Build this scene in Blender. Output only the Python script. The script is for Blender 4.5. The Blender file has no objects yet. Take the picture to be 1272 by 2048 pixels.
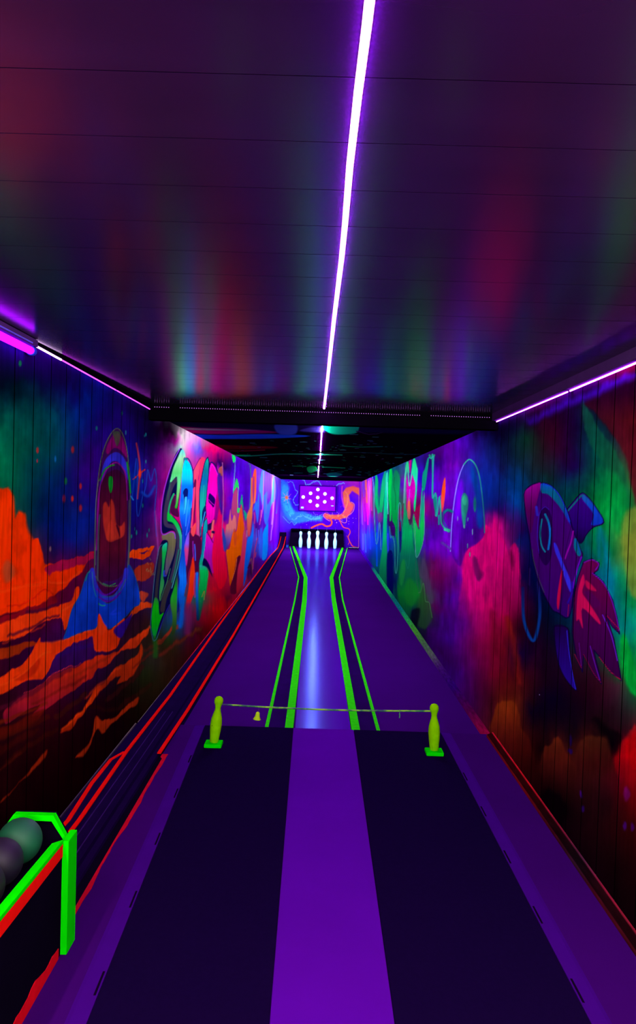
import bpy, bmesh, math, random
import numpy as np
random.seed(7); RNG = np.random.RandomState(7)
scene = bpy.context.scene
COL = scene.collection
# ------------------------------------------------------------------ camera
F = 1420.0; ROLL = math.radians(1.7); EYE = 1.73
_y = np.array([(642-636)/F, (1024-987)/F, -1.0]); _y /= np.linalg.norm(_y)
_u = np.array([math.sin(ROLL), math.cos(ROLL), 0.0]); _u -= _y*_u.dot(_y); _u /= np.linalg.norm(_u)
_x = np.cross(_y, _u)
RM = np.array([_x, _y, _u])
from mathutils import Matrix, Vector
cam_d = bpy.data.cameras.new('camera'); cam = bpy.data.objects.new('camera', cam_d); COL.objects.link(cam)
cam_d.sensor_fit = 'VERTICAL'; cam_d.sensor_height = 36; cam_d.lens = F/2048*36; cam_d.clip_start = 0.02
m4 = Matrix([[*RM[0], 0], [*RM[1], 0], [*RM[2], EYE], [0, 0, 0, 1]])
cam.matrix_world = m4; scene.camera = cam
# ------------------------------------------------------------------ world, light levels, exposure
scene.view_settings.view_transform = 'Standard'; scene.view_settings.look = 'None'
scene.view_settings.gamma = 1; scene.view_settings.exposure = 0.35; scene.view_settings.use_curve_mapping = False
w = bpy.data.worlds.new('world'); scene.world = w; w.use_nodes = True
w.node_tree.nodes['Background'].inputs[0].default_value = (0.01, 0.0, 0.02, 1)
w.node_tree.nodes['Background'].inputs[1].default_value = 0.2
L_NEAR = 130.0; C_NEAR = (0.72, 0.075, 1.15); L_FAR = 540.0; C_FAR = (1.0, 0.8, 1.35)   # blacklight strips (ceiling)
L_FILL = 215.0; C_FILL = (1.2, 1.0, 0.85)                       # added fill tubes behind and beside the camera
P_PIN = 60.0; P_END = 80.0; P_REAR = 90.0; L_BACK = 14.0                                    # added fill lights: pins, end wall, rear (W)
L_RIGHT = 24.0; L_LEFT = 2.2; L_BEAM = 0.75
KA = 1.02                                                    # paint reflectance scale
# pixel of the photograph -> point on a plane of the room
def ray(px, py): return RM @ np.array([(px-636)/F, (1024-py)/F, -1.0])
def onz(px, py, z=0.0):
    d = ray(px, py); t = (z-EYE)/d[2]; return (d[0]*t, d[1]*t, z)
def onx(px, py, x):
    d = ray(px, py); t = x/d[0]; return (x, d[1]*t, EYE+d[2]*t)
def ony(px, py, y):
    d = ray(px, py); t = y/d[1]; return (d[0]*t, y, EYE+d[2]*t)
def project(P):
    c = (P-np.array([0, 0, EYE])) @ RM
    z = np.minimum(c[:, 2], -0.15)
    return 636+F*c[:, 0]/-z, 1024-F*c[:, 1]/-z
# ------------------------------------------------------------------ colour / materials
def lin(h):
    if isinstance(h, str): h = [int(h[i:i+2], 16) for i in (0, 2, 4)]
    c = np.array(h, float)/255
    return np.where(c <= 0.04045, c/12.92, ((c+0.055)/1.055)**2.4)
def new_mat(name):
    m = bpy.data.materials.new(name); m.use_nodes = True
    return m, m.node_tree, m.node_tree.nodes['Principled BSDF']
def mat(name, col, rough=0.6, spec=0.3, var=0.12, scale=6.0, gain=1.0, stretch=(1, 1, 1), bump=0.0, coat=0.0, metal=0.0):
    m, t, p = new_mat(name)
    c = lin(col)*gain
    tc = t.nodes.new('ShaderNodeTexCoord'); mp = t.nodes.new('ShaderNodeMapping'); n = t.nodes.new('ShaderNodeTexNoise')
    mp.inputs['Scale'].default_value = stretch; n.inputs['Scale'].default_value = scale; n.inputs['Detail'].default_value = 4
    t.links.new(tc.outputs['Object'], mp.inputs[0]); t.links.new(mp.outputs[0], n.inputs['Vector'])
    r = t.nodes.new('ShaderNodeMapRange'); r.inputs[1].default_value = 0.3; r.inputs[2].default_value = 0.7
    r.inputs[3].default_value = 1-var; r.inputs[4].default_value = 1+var
    t.links.new(n.outputs[0], r.inputs[0])
    mx = t.nodes.new('ShaderNodeVectorMath'); mx.operation = 'SCALE'; mx.inputs[0].default_value = tuple(c)
    t.links.new(r.outputs[0], mx.inputs['Scale']); t.links.new(mx.outputs[0], p.inputs['Base Color'])
    p.inputs['Roughness'].default_value = rough; p.inputs['Specular IOR Level'].default_value = spec if spec >= .45 else 0.0
    p.inputs['Metallic'].default_value = metal
    if coat: p.inputs['Coat Weight'].default_value = coat; p.inputs['Coat Roughness'].default_value = 0.15
    if bump:
        b = t.nodes.new('ShaderNodeBump'); b.inputs['Strength'].default_value = bump; b.inputs['Distance'].default_value = 0.01
        t.links.new(n.outputs[0], b.inputs['Height']); t.links.new(b.outputs[0], p.inputs['Normal'])
    return m
def gloss_mat(name, col, gcol, fac, rough, var=.07, scale=3, stretch=(1, 1, 1), bump=0.03):
    # diffuse varnished surface with a tinted clear-coat reflection
    m = mat(name, col, spec=0, var=var, scale=scale, stretch=stretch, bump=bump); t = m.node_tree; p = t.nodes['Principled BSDF']
    p.inputs['Specular IOR Level'].default_value = 0
    g = t.nodes.new('ShaderNodeBsdfGlossy'); g.inputs['Color'].default_value = (*gcol, 1); g.inputs['Roughness'].default_value = rough
    a = t.nodes.new('ShaderNodeAddShader'); f = t.nodes.new('ShaderNodeFresnel'); f.inputs[0].default_value = 1.5
    mx = t.nodes.new('ShaderNodeMixShader'); mu = t.nodes.new('ShaderNodeMath'); mu.operation = 'MULTIPLY_ADD'; mu.inputs[1].default_value = fac; mu.inputs[2].default_value = 0.02
    t.links.new(f.outputs[0], mu.inputs[0]); t.links.new(mu.outputs[0], mx.inputs[0])
    t.links.new(p.outputs[0], mx.inputs[1]); t.links.new(g.outputs[0], mx.inputs[2])
    t.links.new(mx.outputs[0], t.nodes['Material Output'].inputs[0]); return m
def lamp_mat(name, col, strength):
    m = bpy.data.materials.new(name); m.use_nodes = True; t = m.node_tree; t.nodes.clear()
    e = t.nodes.new('ShaderNodeEmission'); o = t.nodes.new('ShaderNodeOutputMaterial')
    e.inputs[0].default_value = (*col, 1); e.inputs[1].default_value = strength
    t.links.new(e.outputs[0], o.inputs[0]); return m
def paint_mat(name, rough=0.55, spec=0.0, scale=(3, 14, 1.2), var=0.16, bump=0.15):
    m, t, p = new_mat(name)
    a = t.nodes.new('ShaderNodeAttribute'); a.attribute_name = 'paint'
    tc = t.nodes.new('ShaderNodeTexCoord'); mp = t.nodes.new('ShaderNodeMapping'); mp.inputs['Scale'].default_value = scale
    n = t.nodes.new('ShaderNodeTexNoise'); n.inputs['Scale'].default_value = 3.0; n.inputs['Detail'].default_value = 6
    t.links.new(tc.outputs['Object'], mp.inputs[0]); t.links.new(mp.outputs[0], n.inputs['Vector'])
    r = t.nodes.new('ShaderNodeMapRange'); r.inputs[1].default_value = 0.3; r.inputs[2].default_value = 0.7
    r.inputs[3].default_value = 1-var; r.inputs[4].default_value = 1+var; t.links.new(n.outputs[0], r.inputs[0])
    mx = t.nodes.new('ShaderNodeVectorMath'); mx.operation = 'SCALE'
    t.links.new(a.outputs['Color'], mx.inputs[0]); t.links.new(r.outputs[0], mx.inputs['Scale'])
    t.links.new(mx.outputs[0], p.inputs['Base Color'])
    n2 = t.nodes.new('ShaderNodeTexNoise'); n2.inputs['Scale'].default_value = 60
    b = t.nodes.new('ShaderNodeBump'); b.inputs['Strength'].default_value = bump; b.inputs['Distance'].default_value = 0.004
    t.links.new(tc.outputs['Object'], n2.inputs['Vector']); t.links.new(n2.outputs[0], b.inputs['Height']); t.links.new(b.outputs[0], p.inputs['Normal'])
    p.inputs['Roughness'].default_value = rough; p.inputs['Specular IOR Level'].default_value = spec
    return m
# ------------------------------------------------------------------ objects
def tag(o, label=None, cat=None, group=None, kind=None):
    if label: o['label'] = label
    if cat: o['category'] = cat
    if group: o['group'] = group
    if kind: o['kind'] = kind
    return o
def empty(name, loc=(0, 0, 0), label=None, cat=None, group=None):
    o = bpy.data.objects.new(name, None); COL.objects.link(o); o.location = loc; o.empty_display_size = 0.1
    return tag(o, label, cat, group)
class MB:
    def __init__(s): s.v = []; s.f = []
    def add(s, vs, fs):
        k = len(s.v); s.v += [tuple(v) for v in vs]; s.f += [tuple(i+k for i in f) for f in fs]; return s
    def box(s, a, b):
        x0, y0, z0 = a; x1, y1, z1 = b
        return s.add([(x0,y0,z0),(x1,y0,z0),(x1,y1,z0),(x0,y1,z0),(x0,y0,z1),(x1,y0,z1),(x1,y1,z1),(x0,y1,z1)],
                     [(0,3,2,1),(4,5,6,7),(0,1,5,4),(1,2,6,5),(2,3,7,6),(3,0,4,7)])
    def prism(s, bot, top):   # two rings of points
        n = len(bot)
        return s.add(list(bot)+list(top), [tuple(range(n))[::-1], tuple(range(n, 2*n))]+[(i,(i+1)%n,(i+1)%n+n,i+n) for i in range(n)])
    def slab(s, poly, z0, z1):
        return s.prism([(p[0],p[1],z0) for p in poly], [(p[0],p[1],z1) for p in poly])
    def tube(s, pts, r, n=8, caps=True):
        pts = [np.array(p, float) for p in pts]; rr = r if hasattr(r, '__len__') else [r]*len(pts)
        rings = []; prev = None
        for i, p in enumerate(pts):
            d = pts[min(i+1, len(pts)-1)]-pts[max(i-1, 0)]; d /= np.linalg.norm(d)+1e-9
            up = np.array([0,0,1.]) if abs(d[2]) < 0.9 else np.array([0,1.,0])
            a = np.cross(d, up); a /= np.linalg.norm(a); b = np.cross(a, d)
            rings.append([tuple(p+rr[i]*(math.cos(t)*a+math.sin(t)*b)) for t in [2*math.pi*k/n for k in range(n)]])
        vs = [v for q in rings for v in q]; fs = []
        for i in range(len(pts)-1):
            for k in range(n): fs.append((i*n+k, i*n+(k+1)%n, (i+1)*n+(k+1)%n, (i+1)*n+k))
        if caps: fs += [tuple(range(n))[::-1], tuple(range((len(pts)-1)*n, len(pts)*n))]
        return s.add(vs, fs)
    def ribbon(s, pts, wid, z0, z1, wdir=None):   # flat bar following points (x,y[,dz])
        P = [np.array(p[:2], float) for p in pts]; L = []; R_ = []
        for i in range(len(P)):
            d = P[min(i+1, len(P)-1)]-P[max(i-1, 0)]; d /= np.linalg.norm(d)+1e-9; nrm = np.array([-d[1], d[0]])
            ww = wid[i] if hasattr(wid, '__len__') else wid
            L.append(P[i]+nrm*ww/2); R_.append(P[i]-nrm*ww/2)
        dz = [p[2] if len(p) > 2 else 0 for p in pts]; vs = []; n = len(P)
        for i in range(n):
            vs += [(L[i][0],L[i][1],z0+dz[i]),(R_[i][0],R_[i][1],z0+dz[i]),(R_[i][0],R_[i][1],z1+dz[i]),(L[i][0],L[i][1],z1+dz[i])]
        fs = [(0,1,2,3), (4*n-1,4*n-2,4*n-3,4*n-4)]
        for i in range(n-1):
            for k in range(4): fs.append((4*i+k, 4*i+4+k, 4*i+4+(k+1)%4, 4*i+(k+1)%4))
        return s.add(vs, fs)
    def lathe(s, prof, c=(0,0,0), n=24):
        vs = []; fs = []
        for r, z in prof: vs += [(c[0]+r*math.cos(2*math.pi*k/n), c[1]+r*math.sin(2*math.pi*k/n), c[2]+z) for k in range(n)]
        for i in range(len(prof)-1):
            for k in range(n): fs.append((i*n+k, i*n+(k+1)%n, (i+1)*n+(k+1)%n, (i+1)*n+k))
        fs += [tuple(range(n))[::-1], tuple(range((len(prof)-1)*n, len(prof)*n))]
        return s.add(vs, fs)
    def sphere(s, c, r, n=32, k=16, sc=(1,1,1)):
        prof = [(max(r*math.sin(math.pi*i/k), 1e-5), -r*math.cos(math.pi*i/k)) for i in range(k+1)]
        q = MB().lathe(prof, (0,0,0), n)
        return s.add([(c[0]+v[0]*sc[0], c[1]+v[1]*sc[1], c[2]+v[2]*sc[2]) for v in q.v], q.f)
    def build(s, name, m, parent=None, smooth=False, bevel=0, loc=None):
        me = bpy.data.meshes.new(name); me.from_pydata(s.v, [], s.f)
        bm = bmesh.new(); bm.from_mesh(me); bmesh.ops.recalc_face_normals(bm, faces=bm.faces); bm.to_mesh(me); bm.free()
        if smooth:
            for p in me.polygons: p.use_smooth = True
        me.materials.append(m); o = bpy.data.objects.new(name, me); COL.objects.link(o)
        if loc is not None: o.location = loc
        if parent: o.parent = parent
        if bevel:
            b = o.modifiers.new('bevel', 'BEVEL'); b.width = bevel; b.segments = 2; b.limit_method = 'ANGLE'
        return o
def copy_tree(o, parent=None):
    c = o.copy(); COL.objects.link(c); c.parent = parent
    for ch in o.children: copy_tree(ch, c)
    return c
def struct(o): o['kind'] = 'structure'; return o
# ------------------------------------------------------------------ mural painting on a grid of wall points
def spline(pts, closed, k=5):
    P = np.array([p[:2] for p in pts], float); n = len(P); out = []
    rng = range(n) if closed else range(n-1)
    for i in rng:
        if closed: a, b, c, d = P[(i-1) % n], P[i], P[(i+1) % n], P[(i+2) % n]
        else: a, b, c, d = P[max(i-1,0)], P[i], P[i+1], P[min(i+2,n-1)]
        for j in range(k):
            t = j/k; out.append(0.5*((2*b)+(-a+c)*t+(2*a-5*b+4*c-d)*t*t+(-a+3*b-3*c+d)*t**3))
    if not closed: out.append(P[-1])
    return np.array(out)
def vnoise(x, y, cx, cy, seed, octs=3):
    out = np.zeros(len(x)); amp = 1.0; tot = 0
    for o in range(octs):
        g = np.random.RandomState(seed+o*17).uniform(-1, 1, (257, 257)); u = x/cx+31.7*o; v = y/cy+12.3*o
        i = np.floor(u).astype(int); j = np.floor(v).astype(int); fu = u-i; fv = v-j; fu = fu*fu*(3-2*fu); fv = fv*fv*(3-2*fv)
        i %= 256; j %= 256
        out += amp*((g[i, j]*(1-fu)+g[i+1, j]*fu)*(1-fv)+(g[i, j+1]*(1-fu)+g[i+1, j+1]*fu)*fv)
        tot += amp; amp *= .55; cx *= .5; cy *= .5
    return out/tot
class Canvas:
    """rows x cols world points of one surface; colours laid on in sRGB, stored linear as reflectance"""
    def __init__(s, P, shape):
        s.P = P; s.shape = shape; s.x, s.y = project(P); s.c = np.zeros((len(P), 3)); s.T = (0, 0, 1)
        sq = np.clip(np.abs(s.x-642)/300, .25, 1.2)          # brush marks run across the boards, finer where the wall recedes
        s.x = s.x.copy(); u = np.cumsum(np.zeros(1)); s.nx = vnoise(np.sign(s.x-642)*np.log(np.abs(s.x-642)+8)*300, s.y, 26, 60, 3); s.ny = vnoise(np.sign(s.x-642)*np.log(np.abs(s.x-642)+8)*300, s.y, 9, 46, 11)
        s.n2 = vnoise(s.x, s.y, 16, 22, 23, 4); s.sq = sq; s.x0, s.y0 = s.x, s.y
    def rough(s, k):
        s.x = s.x0+k*.45*s.n2*s.sq+k*.25*s.nx*s.sq; s.y = s.y0+k*1.2*s.ny; return s
    def brush(s, k):
        s.c *= (1+k*s.ny+k*.5*s.n2)[:, None]; return s
    def crop(s, ox, oy, k): s.T = (ox, oy, k); return s
    def _t(s, pts): ox, oy, k = s.T; return [(ox+p[0]/k, oy+p[1]/k) for p in pts]
    def _hex(s, h): return np.array([int(h[i:i+2], 16) for i in (0, 2, 4)])/255.0
    def _col(s, col, ys):
        if isinstance(col, str): return s._hex(col)[None, :]
        ox, oy, k = s.T; yy = [oy+c[0]/k for c in col]; cc = np.array([s._hex(c[1]) for c in col])
        return np.stack([np.interp(ys, yy, cc[:, i]) for i in range(3)], 1)
    def field(s, txt, vp=642.0, ref=260.0, warp=(4, 13), lam=2.0):
        rows = [r.split(',') for r in txt.replace('\n', '').replace(' ', '').split(';') if r]
        X = np.array([float(r[0]) for r in rows]); Y = np.array([float(r[1]) for r in rows]); CC = np.array([s._hex(r[2]) for r in rows])
        def wx(x):   # widen the receding columns so that a far pixel column counts for more wall
            if not ref: return x
            d = x-vp; a = np.abs(d); return np.sign(d)*np.where(a < ref, ref*np.log1p(a/45)/np.log1p(ref/45)*1.15, ref*1.15+(a-ref))
        U = wx(X); V = Y*.85
        D = np.sqrt((U[:, None]-U)**2+(V[:, None]-V)**2)
        A = np.zeros((len(X)+1, len(X)+1)); A[:-1, :-1] = -D+lam*np.eye(len(X)); A[-1, :-1] = 1; A[:-1, -1] = 1
        K = np.linalg.solve(A, np.vstack([CC, np.zeros((1, 3))]))
        x = wx(s.x0+warp[0]*s.nx*s.sq+warp[0]*.6*s.n2*s.sq); y = (s.y0+warp[1]*s.ny+warp[1]*.6*s.n2)*.85; N = len(x)
        for a in range(0, N, 20000):
            b = min(N, a+20000)
            d = np.sqrt((x[a:b, None]-U)**2+(y[a:b, None]-V)**2)
            s.c[a:b] = np.clip(-d @ K[:-1]+K[-1], 0, 1)
        return s
    def _blend(s, idx, al, col):
        c = s._col(col, s.y[idx]); s.c[idx] = s.c[idx]*(1-al[:, None])+c*al[:, None]
    def poly(s, pts, col, soft=0.8, a=1.0, smooth=True, line=None, lw=1.2, fade=None):
        Q = np.array(s._t(pts)); 
        if smooth: Q = spline(Q, True, 4)
        pad = soft*2+1
        idx = np.nonzero((s.x > Q[:,0].min()-pad) & (s.x < Q[:,0].max()+pad) & (s.y > Q[:,1].min()-pad) & (s.y < Q[:,1].max()+pad))[0]
        if len(idx):
            x, y = s.x[idx], s.y[idx]; d = np.full(len(idx), 1e9); ins = np.zeros(len(idx), bool)
            for i in range(len(Q)):
                A, B = Q[i], Q[(i+1) % len(Q)]; v = B-A; L = v.dot(v)+1e-9
                t = np.clip(((x-A[0])*v[0]+(y-A[1])*v[1])/L, 0, 1)
                d = np.minimum(d, (x-A[0]-t*v[0])**2+(y-A[1]-t*v[1])**2)
                if A[1] != B[1]: ins ^= ((A[1] > y) != (B[1] > y)) & (x < (B[0]-A[0])*(y-A[1])/(B[1]-A[1])+A[0])
            sd = np.sqrt(d)*np.where(ins, 1, -1)
            al = np.clip((sd+soft)/(2*soft), 0, 1); al = al*al*(3-2*al)*a
            if fade:
                f0, f1 = [s.T[1]+q/s.T[2] for q in fade]; al = al*np.clip((y-f1)/(f0-f1), 0, 1)
            s._blend(idx, al, col)
        if line:
            k = s.T[2]; s.stroke(list(pts)+[pts[0]], line, lw, smooth=smooth)
        return s
    def stroke(s, pts, col, w=1.5, soft=0.7, a=1.0, smooth=True, taper=0):
        Q = np.array(s._t(pts))
        if smooth and len(Q) > 2: Q = spline(Q, False, 4)
        pad = w+soft*2+1
        idx = np.nonzero((s.x > Q[:,0].min()-pad) & (s.x < Q[:,0].max()+pad) & (s.y > Q[:,1].min()-pad) & (s.y < Q[:,1].max()+pad))[0]
        if not len(idx): return s
        x, y = s.x[idx], s.y[idx]; d = np.full(len(idx), 1e9); n = len(Q)-1
        for i in range(n):
            A, B = Q[i], Q[i+1]; v = B-A; L = v.dot(v)+1e-9
            t = np.clip(((x-A[0])*v[0]+(y-A[1])*v[1])/L, 0, 1)
            e = np.sqrt((x-A[0]-t*v[0])**2+(y-A[1]-t*v[1])**2)
            if taper: e = e+w/2*taper*((i+t)/n)
            d = np.minimum(d, e)
        al = np.clip((w/2+soft-d)/(2*soft), 0, 1); s._blend(idx, al*al*(3-2*al)*a, col); return s
    def dots(s, txt, soft=0.6):
        for r in txt.replace('\n', '').replace(' ', '').split(';'):
            if not r: continue
            q = r.split(','); x, y, rx, ry = map(float, q[:4]); ox, oy, k = s.T
            X, Y = ox+x/k, oy+y/k; idx = np.nonzero((abs(s.x-X) < rx*2.5+2) & (abs(s.y-Y) < ry*2.5+2))[0]
            e = np.sqrt(((s.x[idx]-X)/rx)**2+((s.y[idx]-Y)/ry)**2)
            s._blend(idx, np.clip((1.35-e)/0.7, 0, 1), q[4])
        return s
    def mesh(s, name, m, gain=1.0, flip=False, thick=None):
        nr, nc = s.shape; me = bpy.data.meshes.new(name)
        me.vertices.add(nr*nc); me.vertices.foreach_set('co', s.P.astype(np.float32).ravel())
        i = np.arange(nr*nc).reshape(nr, nc); q = np.stack([i[:-1,:-1], i[:-1,1:], i[1:,1:], i[1:,:-1]], -1).reshape(-1, 4)
        if flip: q = q[:, ::-1]
        nf = len(q); me.loops.add(nf*4); me.loops.foreach_set('vertex_index', q.astype(np.int32).ravel())
        me.polygons.add(nf); me.polygons.foreach_set('loop_start', np.arange(0, nf*4, 4, dtype=np.int32)); me.update(calc_edges=True)
        at = me.color_attributes.new('paint', 'FLOAT_COLOR', 'POINT')
        c = np.clip(s.c, 0, 1); L = np.where(c <= 0.04045, c/12.92, ((c+0.055)/1.055)**2.4)*KA*gain
        L = np.clip(L, 0, 0.95)
        at.data.foreach_set('color', np.concatenate([L, np.ones((len(L), 1))], 1).astype(np.float32).ravel())
        me.materials.append(m); o = bpy.data.objects.new(name, me); COL.objects.link(o); me.validate(); return o
# ================================================================== painted walls
def wall_grid(xw):
    s = 1 if xw > 0 else -1
    ys = [1.3*F/p for p in np.arange(84.5, 700, 1.15)]
    ys = [y for y in ys if y < 23.1]+list(np.arange(-1.6, 1.3*F/700, 0.04))+[23.1]
    g = []
    for k in range(-8, 27):
        yg = 2.99+0.2*k-2*0.0
        if yg < 5.3: g += [(yg-0.0042, 0), (yg-0.004, 0), (yg-0.002, 1), (yg+0.002, 1), (yg+0.004, 0), (yg+0.0042, 0)]
    gy = [a for a, b in g]
    ys = [y for y in ys if min(abs(y-a) for a in gy) > 0.0045]
    cols = sorted([(y, 0) for y in ys]+g)
    y = np.array([c[0] for c in cols]); off = np.array([c[1] for c in cols])*0.012
    z = np.linspace(-0.05, 2.42, 550)
    Z, Y = np.meshgrid(z, y, indexing='ij'); O = np.broadcast_to(off, Z.shape)
    P = np.stack([s*(1.3+O).ravel(), Y.ravel(), Z.ravel()], 1)
    gj = np.array([a for i, a in enumerate(gy) if i % 6 in (1, 2, 3, 4)]); jc = np.min(np.abs(y[:, None]-gj), 1) < 1e-9
    return P, Z.shape, np.broadcast_to(jc, Z.shape).ravel()
P, sh, joint = wall_grid(-1.3); W = Canvas(P, sh)  # field tones include lamp glow: violet by the tube, near-white beyond the beam
W.field('''-60,700,0a0420;5,700,1a0550;40,715,220060;80,720,260070;10,760,030c1e;10,800,003232;5,860,007846;10,920,008746;40,760,001e23;45,800,003732;
45,850,00553c;50,900,005f3c;30,950,008246;55,940,005041;60,985,004a40;60,1030,003c3c;80,1000,002846;90,780,0a0f3c;80,820,00463c;
110,830,005555;115,880,005f55;120,920,004a55;100,900,005a50;130,760,140546;150,800,0f146e;180,800,002878;160,850,003278;200,840,190a64;
250,850,1e0564;180,900,32006e;170,950,32006e;130,960,0a1e5a;110,990,00285a;100,1040,001e64;110,1080,0a145a;150,1080,0a2882;150,1020,0f286e;
185,1040,052378;200,1000,230064;270,960,00328c;265,900,140f6e;280,840,14003c;290,1000,140a6e;280,1060,23055a;300,900,1e0046;308,1000,30005a;
-60,1000,008040;-60,860,006040;
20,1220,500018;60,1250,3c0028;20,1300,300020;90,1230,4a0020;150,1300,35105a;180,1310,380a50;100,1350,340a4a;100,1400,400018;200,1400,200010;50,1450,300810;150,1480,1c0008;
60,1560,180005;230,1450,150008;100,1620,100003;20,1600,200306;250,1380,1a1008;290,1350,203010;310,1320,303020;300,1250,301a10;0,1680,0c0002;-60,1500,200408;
270,1200,2a0838;200,1120,3a0848;120,1140,500038;170,1130,60082c;40,1160,e84000;
320,860,0c0010;345,862,100010;340,885,400040;352,875,c00090;320,920,500050;330,960,a00070;320,1000,b00078;325,1040,a00078;316,1060,702060;330,1300,30200c;
366,870,ffffe0;371,880,ffe8d0;362,890,e8ffd0;380,890,ff80c0;380,905,ff60b0;386,890,ff90e0;393,890,60a0ff;398,900,3060e0;405,892,e03060;415,900,e00060;430,905,f00060;438,930,150040;
360,870,e0ffc0;360,895,90f0b0;425,950,ff0090;447,930,20004a;440,1000,d00060;440,1050,ff0050;440,1120,ff0040;430,1180,f0001c;430,1220,e00010;410,1240,900018;395,1260,3a1010;
380,1270,500030;375,1220,801850;400,1200,008050;360,1240,0060c0;350,1260,205040;340,1280,204010;
453,950,5000b0;460,1000,4800b0;475,920,4500a0;485,960,5000b0;490,990,4a00b0;447,1040,3000a0;505,960,6000b0;520,960,8050e0;530,990,7040d8;545,970,a060ff;540,1040,7020d0;
545,1020,8000e0;510,1050,500080;520,1080,4060f0;530,1100,3060f0;520,1120,50009a;505,1130,600060;540,1080,9000b0;500,1140,400060;448,1120,8a0040;450,1150,a00030;478,1150,e03050;
480,1170,c02040;490,1050,e04080;455,1190,700030;440,1200,d00014;550,960,a070ff;550,1000,7030f0;550,1080,6000c0''')
# --- glowing orange ridge and dunes
W.rough(5)
W.crop(0, 620, 3.975).poly([(-300,1390),(20,1410),(60,1405),(110,1480),(120,1640),(150,1600),(190,1620),(230,1760),(300,1900),(350,2010),(380,2200),(-300,2300)], 'f03c00', 4, smooth=False)
W.crop(0, 1100, 3.741)
W.poly([(-300,-80),(290,-80),(320,30),(330,100),(430,95),(700,20),(700,60),(640,100),(620,160),(600,190),(540,220),(480,290),(400,330),(300,410),(200,440),(100,470),(-300,540)], 'f23800', 1.6, smooth=False)
W.poly([(345,120),(560,60),(700,25),(700,70),(600,110),(480,150),(400,165),(360,190)], 'a0103a', 2)
W.poly([(20,130),(60,80),(110,140),(90,220),(40,240)], 'a06030', 5, 0.6)
W.poly([(-300,420),(0,500),(200,440),(300,410),(400,330),(430,420),(330,450),(170,490),(60,540),(-300,640)], '8a0c18', 2, .8)
W.poly([(-300,620),(-40,560),(60,540),(170,490),(330,450),(430,420),(540,370),(565,290),(590,280),(590,330),(580,400),(545,440),(520,520),(480,600),(450,520),(330,540),(280,560),(190,640),(100,660),(-300,760)], 'ec4208', 1.2)
W.poly([(-300,860),(60,720),(180,690),(280,690),(250,720),(180,740),(100,790),(-300,950)], '9a3008', 1.5)
W.poly([(-300,1120),(-40,990),(80,900),(180,840),(240,760),(285,665),(300,660),(310,700),(400,690),(540,650),(640,600),(720,580),(735,480),(770,540),(800,590),(830,590),(920,510),(930,540),(870,620),(900,650),(860,740),(720,770),(700,700),(690,650),(620,680),(520,720),(430,790),(380,870),(330,950),(290,960),(200,980),(100,1030),(-40,1090),(-300,1220)], 'f44206', 1.1)
W.poly([(100,960),(200,900),(290,800),(300,850),(250,930),(180,980)], 'b02008', 3, .6)
W.poly([(40,1190),(180,1090),(310,1000),(440,920),(600,860),(720,800),(830,780),(900,740),(1000,650),(1110,590),(1100,640),(1040,700),(990,740),(900,760),(820,850),(720,900),(690,960),(600,1010),(530,1060),(420,1140),(300,1230),(240,1240),(300,1160),(200,1200),(100,1260),(40,1290)], [(600,'e04408'),(900,'c83010'),(1290,'8a1030')], 1.4)
W.poly([(450,1370),(480,1320),(560,1260),(640,1170),(700,1060),(780,980),(830,920),(900,860),(960,830),(1030,780),(1048,710),(1060,705),(1070,760),(1050,840),(1010,930),(940,980),(870,1000),(900,940),(820,980),(760,1040),(700,1130),(620,1230),(560,1310),(500,1350)], [(700,'c84008'),(1000,'b03008'),(1150,'f04804'),(1370,'a02804')], 1.6)
W.poly([(715,1255),(760,1280),(860,1250),(950,1170),(1030,1100),(1020,1150),(900,1250),(830,1300),(770,1370),(730,1350),(700,1400),(680,1450),(620,1530),(560,1560),(640,1470),(690,1390)], 'a83408', 1.6)
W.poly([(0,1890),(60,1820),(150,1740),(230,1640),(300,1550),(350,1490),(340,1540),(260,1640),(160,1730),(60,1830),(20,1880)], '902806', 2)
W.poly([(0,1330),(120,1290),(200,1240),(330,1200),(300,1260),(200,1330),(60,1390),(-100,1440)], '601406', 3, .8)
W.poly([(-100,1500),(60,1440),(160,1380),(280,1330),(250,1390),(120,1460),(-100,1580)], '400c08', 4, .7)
W.poly([(960,60),(1000,10),(1080,20),(1150,-30),(1130,20),(1100,50),(1050,70),(990,60)], 'f84c08', 1)
W.poly([(960,50),(1000,0),(1140,-30),(1130,-10),(1000,30)], 'ff5408', 1)
W.poly([(1000,150),(1060,110),(1130,85),(1150,140),(1120,200),(1060,240),(1020,230)], 'a83418', 1.5)
W.poly([(990,440),(1030,410),(1140,390),(1130,425),(1000,480),(940,520)], 'd84c10', 1.3)
W.poly([(1040,340),(1060,320),(1110,330),(1080,390),(1060,400)], 'b04020', 1.5)
W.stroke([(1180,700),(1230,650),(1290,600),(1340,560)], '9a3818', 7, 2)
W.stroke([(1200,790),(1290,720),(1400,650),(1500,580)], '602814', 7, 3)
W.stroke([(60,420),(200,400),(330,300),(400,330)], 'c01808', 3, 2, .7)
W.stroke([(60,640),(200,600),(330,520),(440,500)], '501028', 5, 2, .8)
W.stroke([(180,1080),(310,1000),(440,910),(600,850)], 'f04030', 1.2, 1)
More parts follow.
